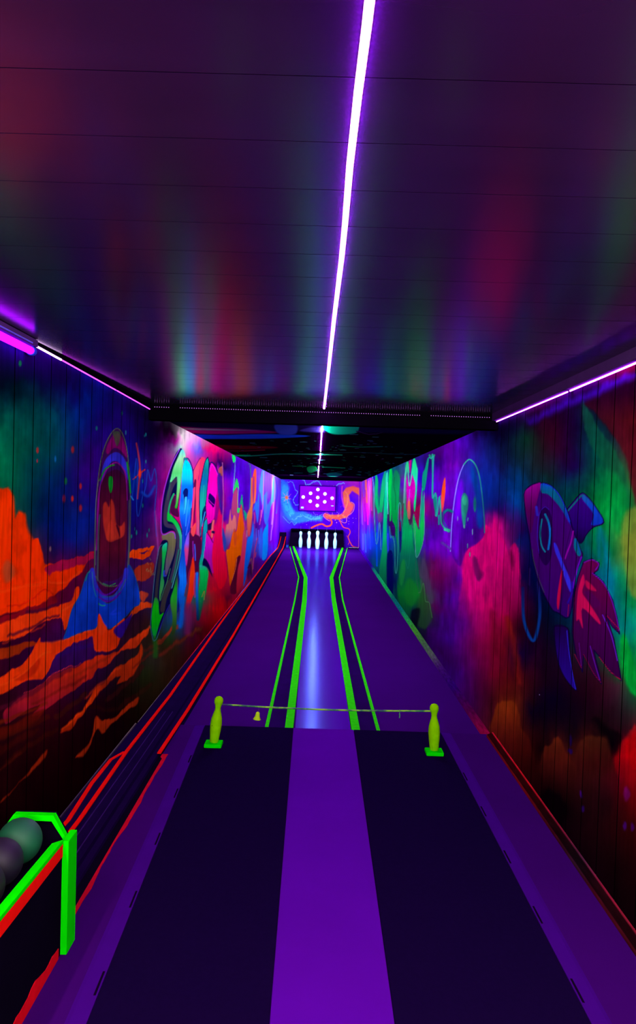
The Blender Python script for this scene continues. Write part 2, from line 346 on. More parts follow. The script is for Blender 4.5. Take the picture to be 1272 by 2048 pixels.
# further crests and troughs between the dunes
for q, col, w_, a_ in [([(-200,1250),(0,1180),(120,1130),(260,1050),(400,960),(520,900)],'5a1028',9,.6), ([(0,1010),(120,960),(220,880),(300,800),(380,760)],'ff5a10',3,.7), ([(330,700),(480,670),(620,620),(700,590)],'ff5c14',3,.7),
    ([(430,800),(560,740),(680,720)],'301060',8,.7), ([(520,960),(640,900),(760,830),(860,770)],'a03010',5,.7), ([(240,1150),(380,1090),(500,1020),(640,950)],'7c1c10',6,.7), ([(420,1250),(560,1150),(640,1080)],'40180c',10,.7),
    ([(640,1120),(740,1010),(830,930),(900,880)],'f05010',3,.6), ([(800,1120),(900,1040),(1000,960),(1060,880)],'401410',10,.6), ([(900,1180),(980,1120),(1060,1060),(1120,1010)],'3a1c0c',8,.6),
    ([(-50,1320),(100,1240),(240,1200),(340,1150)],'7a2408',7,.7), ([(-50,1430),(120,1360),(260,1300),(360,1250)],'4a1408',9,.6), ([(60,1580),(200,1480),(320,1400),(420,1340)],'3c0e06',9,.6), ([(-50,1660),(60,1600),(160,1520)],'4a1406',6,.6),
    ([(20,700),(140,640),(260,600),(330,560)],'ff5010',3,.5), ([(460,470),(520,420),(560,390)],'ff5c18',3,.6), ([(200,470),(330,440),(430,400)],'401030',6,.7), ([(-40,330),(80,300),(200,270),(320,250)],'ff4c08',6,.5),
    ([(360,230),(440,250),(520,225),(600,170)],'ff5010',3,.8), ([(680,1180),(800,1200),(900,1180),(1000,1100)],'280808',8,.7), ([(460,1340),(540,1280),(620,1200),(680,1110)],'ff5808',3,.7), ([(1020,660),(1100,600),(1160,560)],'f04c10',4,.7),
    ([(860,560),(930,600),(880,640)],'c04030',3,.6), ([(1080,760),(1180,700),(1240,650)],'5a2410',6,.6), ([(1000,880),(1100,800),(1180,740)],'6a2010',5,.6)]:
    W.stroke(q, col, w_, 2.2, a_)
W.rough(0)
# --- astronaut
W.crop(0, 0, 1)
W.poly([(189,1150),(190,1060),(193,990),(201,925),(213,884),(229,859),(241,861),(251,885),(257,925),(261,985),(259,1100),(255,1150),(245,1168),(210,1172)], '38104c', .9, line='5a8c30', lw=1.3)
W.poly([(212,900),(220,880),(230,868),(241,870),(250,890),(254,915),(240,900),(228,896),(216,908)], '7a0058', 1.5)
W.poly([(226,864),(240,864),(240,880),(234,893),(229,880)], '3a7a28', 2, .7)
W.poly([(199,985),(203,945),(212,918),(228,905),(241,908),(252,925),(256,960),(250,945),(236,924),(221,926),(208,955)], '3038b8', 1)
W.stroke([(193,1100),(197,1000),(203,965),(215,937),(232,925),(246,937),(252,955),(254,1000)], '8a1080', 2.4)
W.stroke([(200,960),(209,940),(220,932),(228,930)], '20a020', 3)
W.stroke([(254,925),(258,955),(261,985)], '10b828', 3, 1)
W.poly([(197,1150),(199,1000),(205,962),(216,946),(232,939),(245,947),(252,965),(254,1050),(250,1130),(238,1156),(213,1162)], [(940,'38082c'),(1000,'500c28'),(1100,'581024'),(1150,'3a0a30')], .8)
W.poly([(206,1012),(212,1004),(218,1014),(222,998),(229,1012),(232,1046),(242,1052),(249,1044),(248,1070),(232,1080),(216,1082),(207,1050)], 'b83820', 2)
W.poly([(214,1060),(218,1046),(224,1040),(226,1060),(232,1076),(214,1080)], 'c84020', 1.5)
W.poly([(232,1050),(240,1075),(238,1056)], '400820', 1.5)
W.poly([(218,954),(225,955),(225,976),(221,986),(217,970)], '08b820', 1)
W.stroke([(195,1160),(197,1060),(200,1030)], '406050', 3, 1.5)
W.stroke([(191,1130),(191,1020),(197,960)], '6a8a70', 1)
W.stroke([(258,1000),(258,1080),(255,1140)], '508060', 1.2)
W.crop(0, 1100, 3.741)
W.poly([(480,668),(500,590),(540,440),(600,330),(640,200),(665,160),(690,150),(715,220),(745,330),(800,400),(880,350),(940,230),(960,110),(1000,170),(1035,280),(1045,400),(1000,430),(950,490),(920,515),(820,590),(770,540),(740,480),(720,580),(620,610)], [(100,'1a3a90'),(300,'0c48b0'),(650,'0840b4')], .9, line='106a70', lw=1)
W.stroke([(690,150),(705,240),(745,320),(800,360),(870,340),(930,230),(945,150)], '2c38b0', 9, 1.2)
W.stroke([(725,290),(760,325),(800,335),(860,300),(915,230)], '580c90', 3.2)
W.stroke([(740,350),(790,385),(850,370),(900,320)], '4a1090', 3)
W.stroke([(770,250),(820,268),(862,250)], '20c040', 1.2); W.stroke([(765,350),(840,345),(900,300),(940,220)], '208848', 1.2)
W.stroke([(738,402),(760,415),(785,415)], '20c848', 1.6); W.stroke([(690,165),(700,280),(720,350)], '20a080', 1.2)
W.stroke([(640,230),(655,180),(672,160)], '20b060', 1.6)
W.stroke([(870,440),(830,480),(900,470)], '1848c8', 3, 2)
W.poly([(730,560),(740,475),(775,545),(800,590),(750,640)], 'f84a10', .9)
W.poly([(850,600),(940,520),(990,480),(940,600),(900,660)], '301080', 2)
for q in [[(1095,140),(1098,165)],[(1095,150),(1105,140),(1110,165)],[(1112,150),(1118,160)],[(1125,125),(1128,190)],[(1128,165),(1140,155)],[(1130,165),(1142,188)],[(1150,165),(1145,180),(1155,188),(1160,170)],[(1120,60),(1128,75)],[(1100,95),(1112,110)],[(1130,100),(1134,112)]]: W.stroke(q, '88a050', .7, .5, smooth=False)
W.crop(0, 620, 3.975)
W.dots('''160,425,3,6,109040;298,1115,2.5,6,a03830;296,1200,1.5,4,903838;578,1110,3,7,a03030;522,1360,3,7,107838;640,1400,2.5,6,a82828;575,1500,2.5,6,c03020;
508,1500,3,8,802040;640,1575,3,7,a02830;768,940,2,4.5,108060;970,820,1.5,5,106050;1000,975,1.2,5,208080;1160,990,1.2,4,108070;1150,1000,.8,3,108070;1045,1800,1.3,4,109060;
1085,1770,1.3,5,10a070;1072,1740,.8,4,108070;1170,1790,1.2,5,109070;1185,1750,1,4,109070;1135,1555,1.3,4.5,109070;1135,1360,1,4,108070;1160,1205,1,4,208070;440,1185,2,6,107a9a;400,1900,2,5,807060''')
W.stroke([(1085,1060),(1108,1200),(1112,1300),(1100,1420),(1092,1500)], 'a83838', 3, 1.5); W.stroke([(1060,1345),(1112,1300),(1150,1270)], 'c83020', 2.5, 1.5)
W.dots('1112,1300,3,9,f04020')
W.stroke([(1050,1500),(1060,1400),(1085,1180),(1090,1350),(1085,1560),(1100,1640),(1130,1500),(1160,1400),(1175,1270),(1200,1360),(1230,1260),(1246,1400),(1230,1600),(1245,1800)], '1850a0', 1.6, 1)
W.stroke([(1130,1450),(1180,1480),(1230,1400)], '1060b0', 5, 3, .7); W.stroke([(1040,1480),(1060,1510)], '20a0c0', 2)
W.stroke([(1235,1600),(1250,1800),(1262,1988)], 'a04090', 3, 2, .7)
W.brush(.2)
# --- big stylised lettering
W.crop(300, 840, 8.48)
W.poly([(200,1960),(250,1940),(340,1900),(420,1920),(450,2000),(430,2150),(400,2350),(340,2550),(290,2640),(250,2500),(280,2250),(300,2060),(220,2040)], [(1900,'808050'),(2100,'707840'),(2600,'585868')], 1)
W.poly([(505,490),(440,570),(380,720),(330,900),(260,1150),(215,1400),(195,1650),(200,1880),(240,1925),(350,1880),(420,1900),(440,2000),(430,2150),(400,2300),(330,2500),(280,2640),(255,2620),(265,2400),(290,2250),(305,2060),(220,2040),(170,2150),(110,2500),(60,2900),(30,3300),(10,3500),(50,3720),(110,3700),(200,3450),(330,3150),(430,2850),(500,2500),(550,2100),(545,1900),(490,1750),(400,1640),(350,1600),(340,1520),(360,1400),(400,1280),(440,1290),(430,1500),(470,1500),(500,1300),(530,1000),(560,750),(590,620),(540,490)], '060a38', .8)
W.stroke([(445,1010),(390,1080),(330,1220),(290,1400),(262,1600),(265,1740),(300,1790),(400,1810),(465,1880),(485,2000),(480,2200),(430,2450),(350,2750),(250,3020),(210,3200)], '3c3848', 8.5, 1)
W.stroke([(330,2750),(250,3000),(210,3230)], '383a30', 9, 1)
W.stroke([(195,2180),(160,2450),(120,2800),(100,3060)], '303430', 6, .9)
W.poly([(350,1420),(400,1290),(440,1300),(430,1480),(470,1500),(490,1640),(400,1620),(345,1560)], '4a0838', 1)
W.poly([(530,510),(470,640),(400,800),(360,950),(340,1070),(440,965),(462,1010),(455,1200),(440,1400),(422,1480),(460,1490),(490,1300),(520,1100),(550,850),(575,650),(605,620),(575,520)], [(500,'60f8d0'),(650,'a0ff98'),(900,'58f068'),(1000,'60ff80'),(1300,'70e860'),(1490,'20c820')], .8)
W.stroke([(345,1060),(320,1200),(300,1350)], '306048', 2.2, 1)
W.stroke([(402,1255),(350,1380),(315,1550),(320,1680)], '20c060', 3.5, .9)
W.poly([(300,1560),(345,1600),(400,1660),(480,1760),(530,1900),(540,2050),(520,2200),(500,2150),(500,1980),(440,1820),(380,1740),(300,1710),(290,1640)], [(1560,'08d830'),(1750,'10e040'),(1900,'30e080'),(2200,'30a080')], .8)
W.stroke([(535,1950),(538,2080),(520,2250),(480,2450),(430,2640),(370,2850)], '48c8a0', 1.6)
W.stroke([(490,2200),(460,2350),(420,2560),(370,2750)], '208858', 2.4)
W.stroke([(345,2520),(290,2740),(240,2870),(180,3060)], '48a048', 1.2)
W.poly([(210,2140),(250,2095),(290,2085),(285,2200),(250,2400),(225,2650),(240,2750),(225,2850),(190,2960),(165,3080),(160,2900),(200,2500),(205,2250)], [(2085,'20e8a0'),(2250,'10d040'),(2600,'18a848'),(3080,'50b840')], .8)
W.stroke([(240,2560),(240,2640),(265,2640)], '2850c0', 3, 1.5)
W.poly([(85,3010),(140,3060),(150,3200),(165,3300),(230,3270),(190,3370),(160,3450),(130,3560),(80,3710),(30,3560),(28,3300),(60,3100)], [(3000,'309040'),(3150,'10e010'),(3450,'00d810'),(3700,'08b840')], 1)
W.stroke([(80,3700),(95,3850),(90,4000)], '207818', 9, 4, .8)
W.stroke([(505,490),(400,690),(320,900),(250,1150),(205,1400),(188,1650),(192,1890),(240,1945),(350,1900),(415,1925),(430,2010)], 'a048e8', 1.5)
W.stroke([(205,2110),(150,2200),(90,2550),(50,2950),(22,3300),(10,3500),(55,3730),(110,3710),(150,3600)], '308878', 1.2)
W.stroke([(150,3600),(200,3450),(250,3300),(330,3130)], '303098', 1.2)
# second letter
W.poly([(590,680),(650,700),(700,800),(725,950),(728,1250),(705,1500),(690,1800),(640,2000),(590,2120),(590,2300),(612,2500),(620,2750),(590,2900),(560,3050),(480,3240),(458,3280),(455,3100),(480,2700),(490,2500),(530,2250),(545,1900),(510,1700),(500,1500),(520,1250),(550,850)],
 [(680,'00e0d8'),(850,'00f8ff'),(1000,'10d8ff'),(1120,'0880f8'),(1350,'0c70f8'),(1500,'18b0f8'),(1650,'1070e0'),(1900,'0c38b0'),(2300,'0c50c0'),(2650,'1090f0'),(2900,'0078e0'),(3250,'0850a0')], .8)
W.stroke([(575,660),(640,650),(690,730),(725,850),(732,960),(735,1150)], '0c1860', 2, .6); W.stroke([(590,660),(625,665)], '108878', 4)
W.stroke([(556,1900),(580,2150),(600,2400),(620,2600),(620,2780)], '3048c8', 1.3)
W.poly([(560,1230),(600,1160),(645,1180),(640,1300),(610,1430),(580,1620),(575,1350)], '061a60', .7)
W.poly([(588,1340),(605,1300),(625,1310),(625,1400),(600,1520),(582,1590)], '38d8f0', .7)
W.stroke([(655,1350),(620,1600),(605,1800)], '38b8f8', 1.6); W.stroke([(560,1260),(570,1400),(575,1600)], '30b0f0', 1)
W.stroke([(690,1560),(650,1750),(610,1950)], '4078e8', 2); W.stroke([(700,1500),(690,1800),(680,2000)], '0c1860', 1.6)
W.poly([(470,2600),(480,2900),(455,3200),(465,3280),(500,3180),(480,3000),(500,2700)], '0a2068', 1)
W.poly([(350,3020),(400,2860),(465,2600),(460,2900),(455,3250),(440,3550),(370,3650),(380,3350),(350,3150)], [(2600,'303848'),(2850,'18c020'),(3000,'20c828'),(3200,'38a028'),(3600,'284818')], 1.2)
W.stroke([(570,3020),(540,3250),(510,3500)], '0868b8', 8, 3)
# third letter
W.poly([(735,860),(790,750),(850,650),(858,690),(830,950),(800,1100),(770,1040),(740,1080)], 'ff4860', .8, line='300058', lw=1)
W.poly([(858,660),(920,640),(940,700),(900,850),(870,1000),(840,1180),(826,1250),(830,1000)], 'f03058', 1.2)
W.poly([(745,1100),(770,1000),(800,1120),(770,1500),(750,1760),(735,1500)], '580840', 1)
W.poly([(800,900),(830,1150),(830,1500),(855,1900),(862,2250),(845,2300),(800,2200),(790,1900),(780,1500),(775,1200)], [(900,'f83858'),(1600,'f05060'),(1900,'d05888'),(2300,'902060')], .9)
W.stroke([(755,1150),(740,1400),(720,1650),(700,1820)], 'ff4868', 3.2)
W.poly([(655,1960),(700,1920),(860,2000),(862,2250),(830,2450),(830,2640),(770,2700),(745,2400),(700,2450),(650,2600),(630,2770),(612,2500),(640,2200)], '4c0838', 1)
W.poly([(700,1840),(735,1790),(778,1740),(780,1850),(740,1975),(700,1930)], 'ff5048', .8)
W.poly([(590,2100),(660,1900),(655,2200),(620,2480),(595,2300)], [(1900,'8060d8'),(2100,'9060e0'),(2200,'e04880'),(2450,'d83090')], .8)
W.poly([(720,2330),(745,2380),(762,2600),(755,2900),(720,3020),(650,3200),(615,3100),(655,2850),(680,2600)], [(2330,'ff2818'),(2600,'ff4404'),(2900,'ff2c10'),(3200,'c02038')], 1)
W.stroke([(655,3150),(650,3400),(640,3600)], '802050', 12, 5, .8)
W.stroke([(756,2110),(765,2220),(770,2380)], '4070f0', 2); W.stroke([(728,2060),(730,2200),(740,2340)], '9028a0', 2)
W.stroke([(770,2600),(750,2800),(765,3000)], 'b83878', 2.5, 1.2)
# fourth letter
W.poly([(980,630),(1000,720),(995,900),(970,1200),(940,1450),(900,1570),(885,1700),(870,1860),(868,1980),(850,1950),(845,1700),(838,1400),(842,1200),(880,950),(930,720)],
 [(630,'08b880'),(850,'0a7878'),(1050,'0a6a98'),(1250,'10a080'),(1450,'10c090'),(1700,'20c8a8'),(1950,'30c0b0')], .8, line='080848', lw=1.6)
W.stroke([(915,1110),(905,1300),(880,1550)], '18b890', 1.6); W.poly([(885,1560),(940,1450),(970,1560),(940,1650),(890,1760)], '0a2058', 1)
W.stroke([(935,1560),(900,1700),(880,1800)], '40b8e0', 1.6)
W.poly([(970,1660),(978,1850),(960,2000),(940,2150),(910,2350),(890,2480),(850,2560),(830,2430),(870,2250),(885,2000),(905,1800),(920,1720)], [(1660,'10b898'),(1850,'10a8a0'),(2000,'0878a0'),(2300,'08a890'),(2500,'10c060')], .8, line='080848', lw=1.1)
W.stroke([(940,1900),(920,2200),(895,2400)], '30d0c0', 1.2)
# fifth letter
W.poly([(1030,740),(1080,760),(1130,850),(1155,960),(1140,1200),(1110,1400),(1090,1650),(1040,1760),(1000,1850),(980,1750),(960,1600),(955,1400),(985,1100),(1010,900)], [(740,'f80098'),(1000,'ff0098'),(1300,'e800b0'),(1500,'ff00a8'),(1800,'e00098')], .8)
W.stroke([(1005,800),(1030,725),(1070,730),(1120,800),(1150,900)], '200858', 2.4); W.stroke([(1010,870),(1040,760),(1080,790),(1140,900),(1160,1000)], 'c030e0', 1)
W.poly([(1003,1250),(1050,1270),(1108,1350),(1080,1480),(1040,1440),(990,1370)], '1c0050', .8); W.stroke([(995,1350),(1040,1400),(1085,1440)], 'e010c0', 1.2)
W.poly([(980,1780),(1040,1740),(1060,1700),(1060,1830),(990,1870)], '200840', 1)
W.stroke([(1078,1710),(1060,1800),(1050,1980)], 'f07060', 4, 1.2)
W.poly([(958,1920),(1000,1950),(1050,2040),(1090,1950),(1112,1960),(1120,2200),(1110,2450),(1060,2600),(920,2330),(935,2150)], [(1900,'ff00a0'),(2150,'c808b8'),(2300,'b010a0'),(2600,'c00890')], .9)
W.stroke([(965,1900),(1020,1990),(1070,2080)], '200840', 1.4); W.stroke([(1065,1900),(1105,1910)], '200840', 5)
W.poly([(890,2460),(920,2340),(1000,2440),(1060,2650),(1045,2640),(970,2510)], '06083c', .8)
W.poly([(840,2480),(890,2470),(960,2500),(990,2580),(975,2750),(945,2950),(900,3080),(870,3250),(840,3380),(800,3350),(822,2900),(840,2700)], [(2470,'20c890'),(2560,'00e050'),(2900,'00b83c'),(3100,'108040'),(3380,'104838')], 2)
W.stroke([(800,2600),(795,2800),(800,3100),(810,3380)], [(2600,'1088f0'),(3000,'0870c0'),(3380,'04304a')], 5, 2)
W.stroke([(880,3000),(920,2900),(920,3050)], '98a030', 1.5)
# --- streaked deep part of the left wall
W.rough(1.2)
W.crop(430, 890, 6.607)
W.poly([(40,900),(70,850),(110,1000),(100,1250),(140,1500),(160,1750),(60,1900),(-40,1500)], [(850,'e00060'),(1300,'ff0048'),(1900,'f00020')], 1.4)
W.poly([(45,330),(80,280),(98,290),(100,400),(60,400)], 'a85040', 1); W.stroke([(98,230),(108,500),(110,800),(100,1000),(95,1200)], 'a85890', 1.6)
W.stroke([(40,430),(50,600),(70,820)], '4070c0', 1.2); W.poly([(30,430),(90,420),(95,900),(60,820)], '20107a', 1.5, .7)
W.poly([(222,125),(250,130),(272,160),(270,215),(245,235),(232,200)], '08f050', .7, smooth=False)
W.stroke([(266,200),(260,350),(250,500),(240,640)], '68c8c0', 1.2)
W.poly([(236,650),(250,570),(270,480),(288,445),(312,520),(312,590),(290,560),(260,600)], '20d850', .8)
W.poly([(240,650),(262,600),(290,570),(300,700),(305,900),(290,1100),(250,960),(218,900),(222,780)], 'b03c68', 1)
W.stroke([(312,560),(300,700),(302,860),(310,900)], '90b870', 1.2); W.poly([(292,845),(330,835),(326,890),(298,900)], '30d860', .8)
W.poly([(325,800),(340,720),(358,655),(370,780),(375,850),(345,780)], '10a868', .9); W.poly([(375,850),(400,880),(435,930),(420,960),(400,1000),(385,930)], '10a878', 1)
W.poly([(128,1260),(150,1060),(175,1040),(190,950),(205,850),(220,1000),(250,930),(275,960),(280,1100),(240,1160),(200,1280),(150,1400),(130,1400)], [(850,'e07060'),(1100,'e07868'),(1250,'7050a0'),(1400,'4a3080')], 1.1)
W.poly([(105,1100),(130,1180),(150,1300),(120,1400),(100,1240)], '2848a0', 1.5)
W.poly([(148,1400),(190,1370),(210,1260),(240,1150),(285,1130),(320,900),(350,790),(375,1000),(392,1150),(380,1300),(340,1480),(290,1490),(270,1620),(230,1770),(200,1860),(170,1600)], [(800,'d85038'),(1000,'ff5a08'),(1400,'ff6600'),(1860,'ff5800')], 1)
W.poly([(240,1150),(262,1100),(290,1200),(270,1350),(250,1300)], 'd04820', 1.5, .7)
W.poly([(290,1500),(340,1480),(310,1700),(290,1950),(210,1960),(205,1860),(240,1760)], '5c0428', 1)
W.stroke([(290,1500),(270,1640),(225,1780)], 'ff8030', 1)
W.poly([(380,1130),(412,1200),(412,1400),(390,1700),(350,1850),(285,1960),(300,1650),(340,1480)], [(1130,'e04070'),(1500,'f02c58'),(1950,'c01828')], 1.1)
W.poly([(430,1160),(422,950),(450,850),(470,780),(478,450),(492,440),(515,340),(530,310),(548,345),(545,600),(530,760),(500,790),(490,950),(460,1180),(440,1200)], [(310,'ff5030'),(600,'f86030'),(900,'ff8848'),(1180,'f05050')], .9)
W.poly([(500,450),(520,420),(520,620),(505,780),(495,640)], '902080', 1, .8)
W.stroke([(440,250),(462,255),(472,350),(475,500),(465,700),(455,850)], '409880', 1.2)
W.poly([(430,1240),(470,1200),(490,1080),(502,1000),(512,1150),(480,1400),(440,1600),(400,1800),(375,1850),(395,1500)], [(1000,'4060d8'),(1200,'0c88ff'),(1700,'1060d0')], 1.1)
W.stroke([(420,1130),(420,1210)], 'd08090', 2)
W.poly([(580,580),(600,440),(618,345),(658,345),(642,600),(632,800),(615,740),(600,640)], '50a0ff', 1)
W.poly([(500,880),(540,740),(555,760),(575,640),(585,800),(570,1000),(555,1010),(530,860)], '2880e8', 1.1, .9)
W.stroke([(640,350),(640,600),(632,820),(620,900),(600,1000)], 'f080e8', 1.3)
W.poly([(645,900),(640,690),(655,660),(690,620),(690,780),(740,700),(765,450),(800,440),(802,700),(745,800),(700,1000),(680,1060),(650,1000)], '3c98ff', 1.1, .85)
W.poly([(636,1150),(690,1040),(702,1020),(700,1200),(690,1450),(650,1520),(620,1500),(630,1300)], '10b0ff', 1)
W.poly([(590,1150),(620,1100),(630,1300),(615,1500),(580,1420)], '3878f0', 1.3, .8)
W.stroke([(792,440),(792,600),(780,800),(762,1050),(745,1150),(737,1260)], 'b878ff', 1.6); W.stroke([(770,760),(765,900),(750,1050)], 'b078f0', 2)
W.stroke([(612,860),(605,960),(590,1050)], 'f05090', 1.6); W.stroke([(515,900),(525,960),(520,1040)], 'd03880', 2)
W.stroke([(600,450),(580,700),(570,940)], '4070e0', 1, .7); W.stroke([(700,480),(700,700)], '9060ff', 1.4, .8, .7); W.stroke([(670,460),(680,700),(670,900)], 'a070ff', 1.2, .8, .7)
W.stroke([(545,1100),(545,1250)], '6080f8', 1.2); W.stroke([(575,1120),(580,1300)], '7070f8', 1.5); W.stroke([(500,1640),(520,1420),(545,1300),(560,1230)], 'c83878', 1.8, .8)
W.stroke([(460,1540),(482,1500),(492,1600),(488,1700)], '985050', 1.6); W.stroke([(440,1620),(470,1580),(480,1700)], '40083a', 3, 1.2)
W.stroke([(540,1420),(530,1480)], 'd03860', 2); W.stroke([(800,430),(820,600),(810,900)], '6048ff', 2.5, 1)
W.c[joint] *= .12   # unpainted joints between the boards
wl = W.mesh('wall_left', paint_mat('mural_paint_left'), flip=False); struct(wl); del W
# ================================================================== right wall
P, sh, joint = wall_grid(1.3); W = Canvas(P, sh)
W.field('''870,920,200070;880,900,400060;900,880,500080;915,880,4a00a0;905,930,700090;880,960,5a0090;870,1000,5a0090;890,1030,500070;865,1060,5000a0;880,1090,7000b0;870,1120,700050;
880,1180,50004a;890,1150,6a0050;900,1110,6000b0;905,1200,4a0090;900,1280,480090;920,1350,4a0080;925,1250,600080;890,1240,400070;915,1150,6000a8;920,1200,5a0080;
935,950,2a20a0;915,985,7000c8;915,1050,6000b0;950,960,1030a0;955,1010,00408a;940,1060,300080;950,1100,40006a;965,1130,400050;925,1020,380090;
930,1110,e00080;945,1150,f00080;985,1070,f00078;990,1130,f00070;1000,1180,e00068;960,1200,e80068;980,1260,c80050;950,1290,900050;980,1330,900040;960,1370,600040;990,1400,501018;940,1400,500060;
975,1100,f80078;1025,1130,e00060;1020,1180,c80050;1000,1090,f00078;
960,860,100030;1000,870,080020;980,900,102060;990,950,102a80;985,1000,102480;1000,1020,400060;1010,980,103870;1020,960,005090;1030,1010,0060a0;1005,930,152050;1040,900,104030;1055,880,0a4a20;
1070,930,203a30;1035,860,102030;1080,850,300820;1100,870,400c20;1110,900,380c28;1150,850,180030;1150,900,200a40;1150,935,200048;1130,960,103050;1130,800,200030;1200,810,100028;1100,820,200020;
1240,800,300020;1265,840,702010;1268,900,601020;1240,860,2a1030;1185,870,005040;1175,830,103830;1195,900,008048;1200,950,009a40;1220,980,00b840;1190,1000,00b038;1180,1030,00c040;1210,1030,00c83c;
1240,1020,00b83c;1150,985,005840;1100,960,104028;1160,1070,007050;1190,1080,009a58;1220,1100,00a848;1250,1110,70b830;1265,1080,80b030;1215,1150,00a8a0;1240,1160,00b060;1262,1200,00c850;
1230,1200,00a890;1245,1250,00a880;1265,1260,00b880;1250,1310,00c840;1262,1350,00c030;1265,1400,205030;1240,1370,503038;1200,1350,3a1520;1150,1340,301020;1230,1430,301820;1268,1480,400c18;
1060,1250,300018;1050,1130,200050;1060,1200,1a0030;1040,1300,200048;1080,1300,200020;1110,1400,0c0020;1060,1420,100020;1150,1450,180818;1200,1430,200c14;1225,1490,080008;
1020,1250,a01820;1010,1300,8a1020;1015,1225,c80050;1040,1350,601018;1000,1350,801020;1025,1410,9a3c10;1030,1460,702010;1010,1500,501010;1050,1500,501008;1080,1500,180008;1110,1510,582010;
1120,1540,501810;1180,1490,50180c;1200,1550,3a1010;1150,1570,381010;1245,1500,a00018;1265,1500,c80008;1268,1550,b00008;1240,1560,700018;1218,1600,2a0810;1265,1650,400808;1130,1620,100008;
1180,1650,280810;1240,1720,1c0408;1268,1800,180408;1100,1570,200408;1350,900,501020;1350,1100,70a030;1350,1250,00a060;1350,1500,a00008;1350,1750,200408;
990,1050,e00070;1040,1250,300020;1035,1150,181048;1045,1060,280048;1035,1080,0c3078;
722,970,c040c8;735,1000,e03080;738,1030,c000a0;725,1040,8000d0;735,1070,3050f0;742,1090,3050e0;725,1090,5030e0;728,1110,400090;750,950,2000a0;755,1000,008050;765,1060,0050b0;755,1100,0060b0;
755,1130,008060;780,1080,2030c0;782,1120,0a2080;788,1160,081060;770,960,1020a0;790,950,00a050;800,970,2010a0;795,1000,00b040;780,1045,30005a;805,1020,9a0060;812,960,800080;825,980,c00090;
830,1000,600040;838,960,1800a8;845,980,3000b0;835,1020,9a0038;850,1040,5a0080;850,1100,5000a8;848,1080,5800a0;820,1060,00c050;812,1100,009a48;828,1090,006a50;830,1120,006048;800,1100,008050;
800,1140,00803c;810,1180,00b030;828,1170,00a038;835,1190,00a020;800,1190,007830;815,1215,006840;828,1225,103040;845,1205,207020;853,1225,285030;850,1250,1c3030;822,1255,003030;845,1150,404a50;
852,1180,50304a;865,1150,700048;870,1220,58004a;865,1270,400060;790,1185,004a50;880,1300,380050;840,1270,180838''')
W.rough(6)
W.crop(0, 0, 1)
W.poly([(1163,800),(1185,835),(1205,868),(1232,905),(1250,945),(1264,1010),(1255,1040),(1240,985),(1215,930),(1190,905),(1170,860)], '108a40', 3, .55)
W.poly([(1170,800),(1195,830),(1225,870),(1252,920),(1268,990),(1300,1100),(1360,1100),(1360,830),(1272,760)], [(780,'200020'),(840,'501018'),(950,'581018'),(1100,'701020')], 4, .85)
W.poly([(1225,945),(1245,965),(1260,1010),(1262,1060),(1235,1070),(1215,1020)], '00c83c', 8, .6)
W.poly([(1245,1050),(1268,1010),(1310,1060),(1310,1180),(1262,1190),(1250,1120)], '88b830', 6, .75)
W.poly([(1195,1010),(1205,1090),(1200,1130),(1185,1090)], '00c040', 6, .6)
W.poly([(1240,1290),(1250,1270),(1268,1330),(1290,1400),(1262,1380),(1248,1350)], '00d038', 4)
W.stroke([(1198,1110),(1200,1060),(1212,1110),(1222,1180),(1232,1260)], '00989a', 10, 7, .7)
W.stroke([(1060,842),(1120,815),(1200,782),(1272,750),(1340,722)], '3c0c98', 14, 8, .75)  # violet glow of the light strip, painted along the wall top
# clouds
W.rough(7)
W.crop(980, 700, 4.267)
W.poly([(-60,1500),(20,1530),(45,1500),(60,1560),(100,1600),(130,1660),(160,1740),(180,1650),(215,1640),(250,1740),(262,1850),(262,2100),(230,2300),(-250,2500),(-230,1900),(-190,1700),(-100,1640)], [(1500,'e00068'),(1700,'f00074'),(2300,'d80060')], 2.5, .95, fade=(1900,2300))
W.poly([(165,1740),(185,1690),(205,1760),(190,1880)], '8a0048', 4, .7)
W.crop(720, 820, 3.2)
W.poly([(650,930),(680,905),(700,960),(720,1060),(770,1100),(800,1050),(850,900),(850,760),(880,800),(900,900),(900,1500),(850,1700),(740,1500),(680,1200),(655,1050)], [(750,'f00074'),(1100,'f80078'),(1300,'e00068'),(1500,'a80048'),(1700,'500028')], 5, .8, fade=(1050,1450))
W.poly([(720,960),(745,940),(770,1000),(790,1060),(760,1100),(730,1060)], '50104a', 4, .7)
W.stroke([(850,1300),(860,1500),(850,1700)], '8a0828', 14, 6, .6)
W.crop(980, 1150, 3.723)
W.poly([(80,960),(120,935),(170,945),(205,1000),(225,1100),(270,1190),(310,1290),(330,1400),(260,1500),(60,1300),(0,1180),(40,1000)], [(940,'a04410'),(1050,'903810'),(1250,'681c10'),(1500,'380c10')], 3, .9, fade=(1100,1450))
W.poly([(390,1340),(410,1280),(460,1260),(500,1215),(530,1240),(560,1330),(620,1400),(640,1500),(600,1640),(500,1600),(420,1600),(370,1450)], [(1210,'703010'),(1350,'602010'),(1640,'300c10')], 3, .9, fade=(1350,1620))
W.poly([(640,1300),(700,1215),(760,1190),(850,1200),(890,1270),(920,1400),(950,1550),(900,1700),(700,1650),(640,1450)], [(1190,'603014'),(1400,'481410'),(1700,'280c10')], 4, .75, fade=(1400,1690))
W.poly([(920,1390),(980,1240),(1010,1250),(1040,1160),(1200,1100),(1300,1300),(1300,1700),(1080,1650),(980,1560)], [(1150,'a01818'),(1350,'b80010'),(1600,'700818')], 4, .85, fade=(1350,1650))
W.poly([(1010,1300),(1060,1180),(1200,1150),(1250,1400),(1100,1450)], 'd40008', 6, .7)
W.stroke([(130,320),(170,450),(200,620),(220,800)], 'a02818', 10, 6, .7)
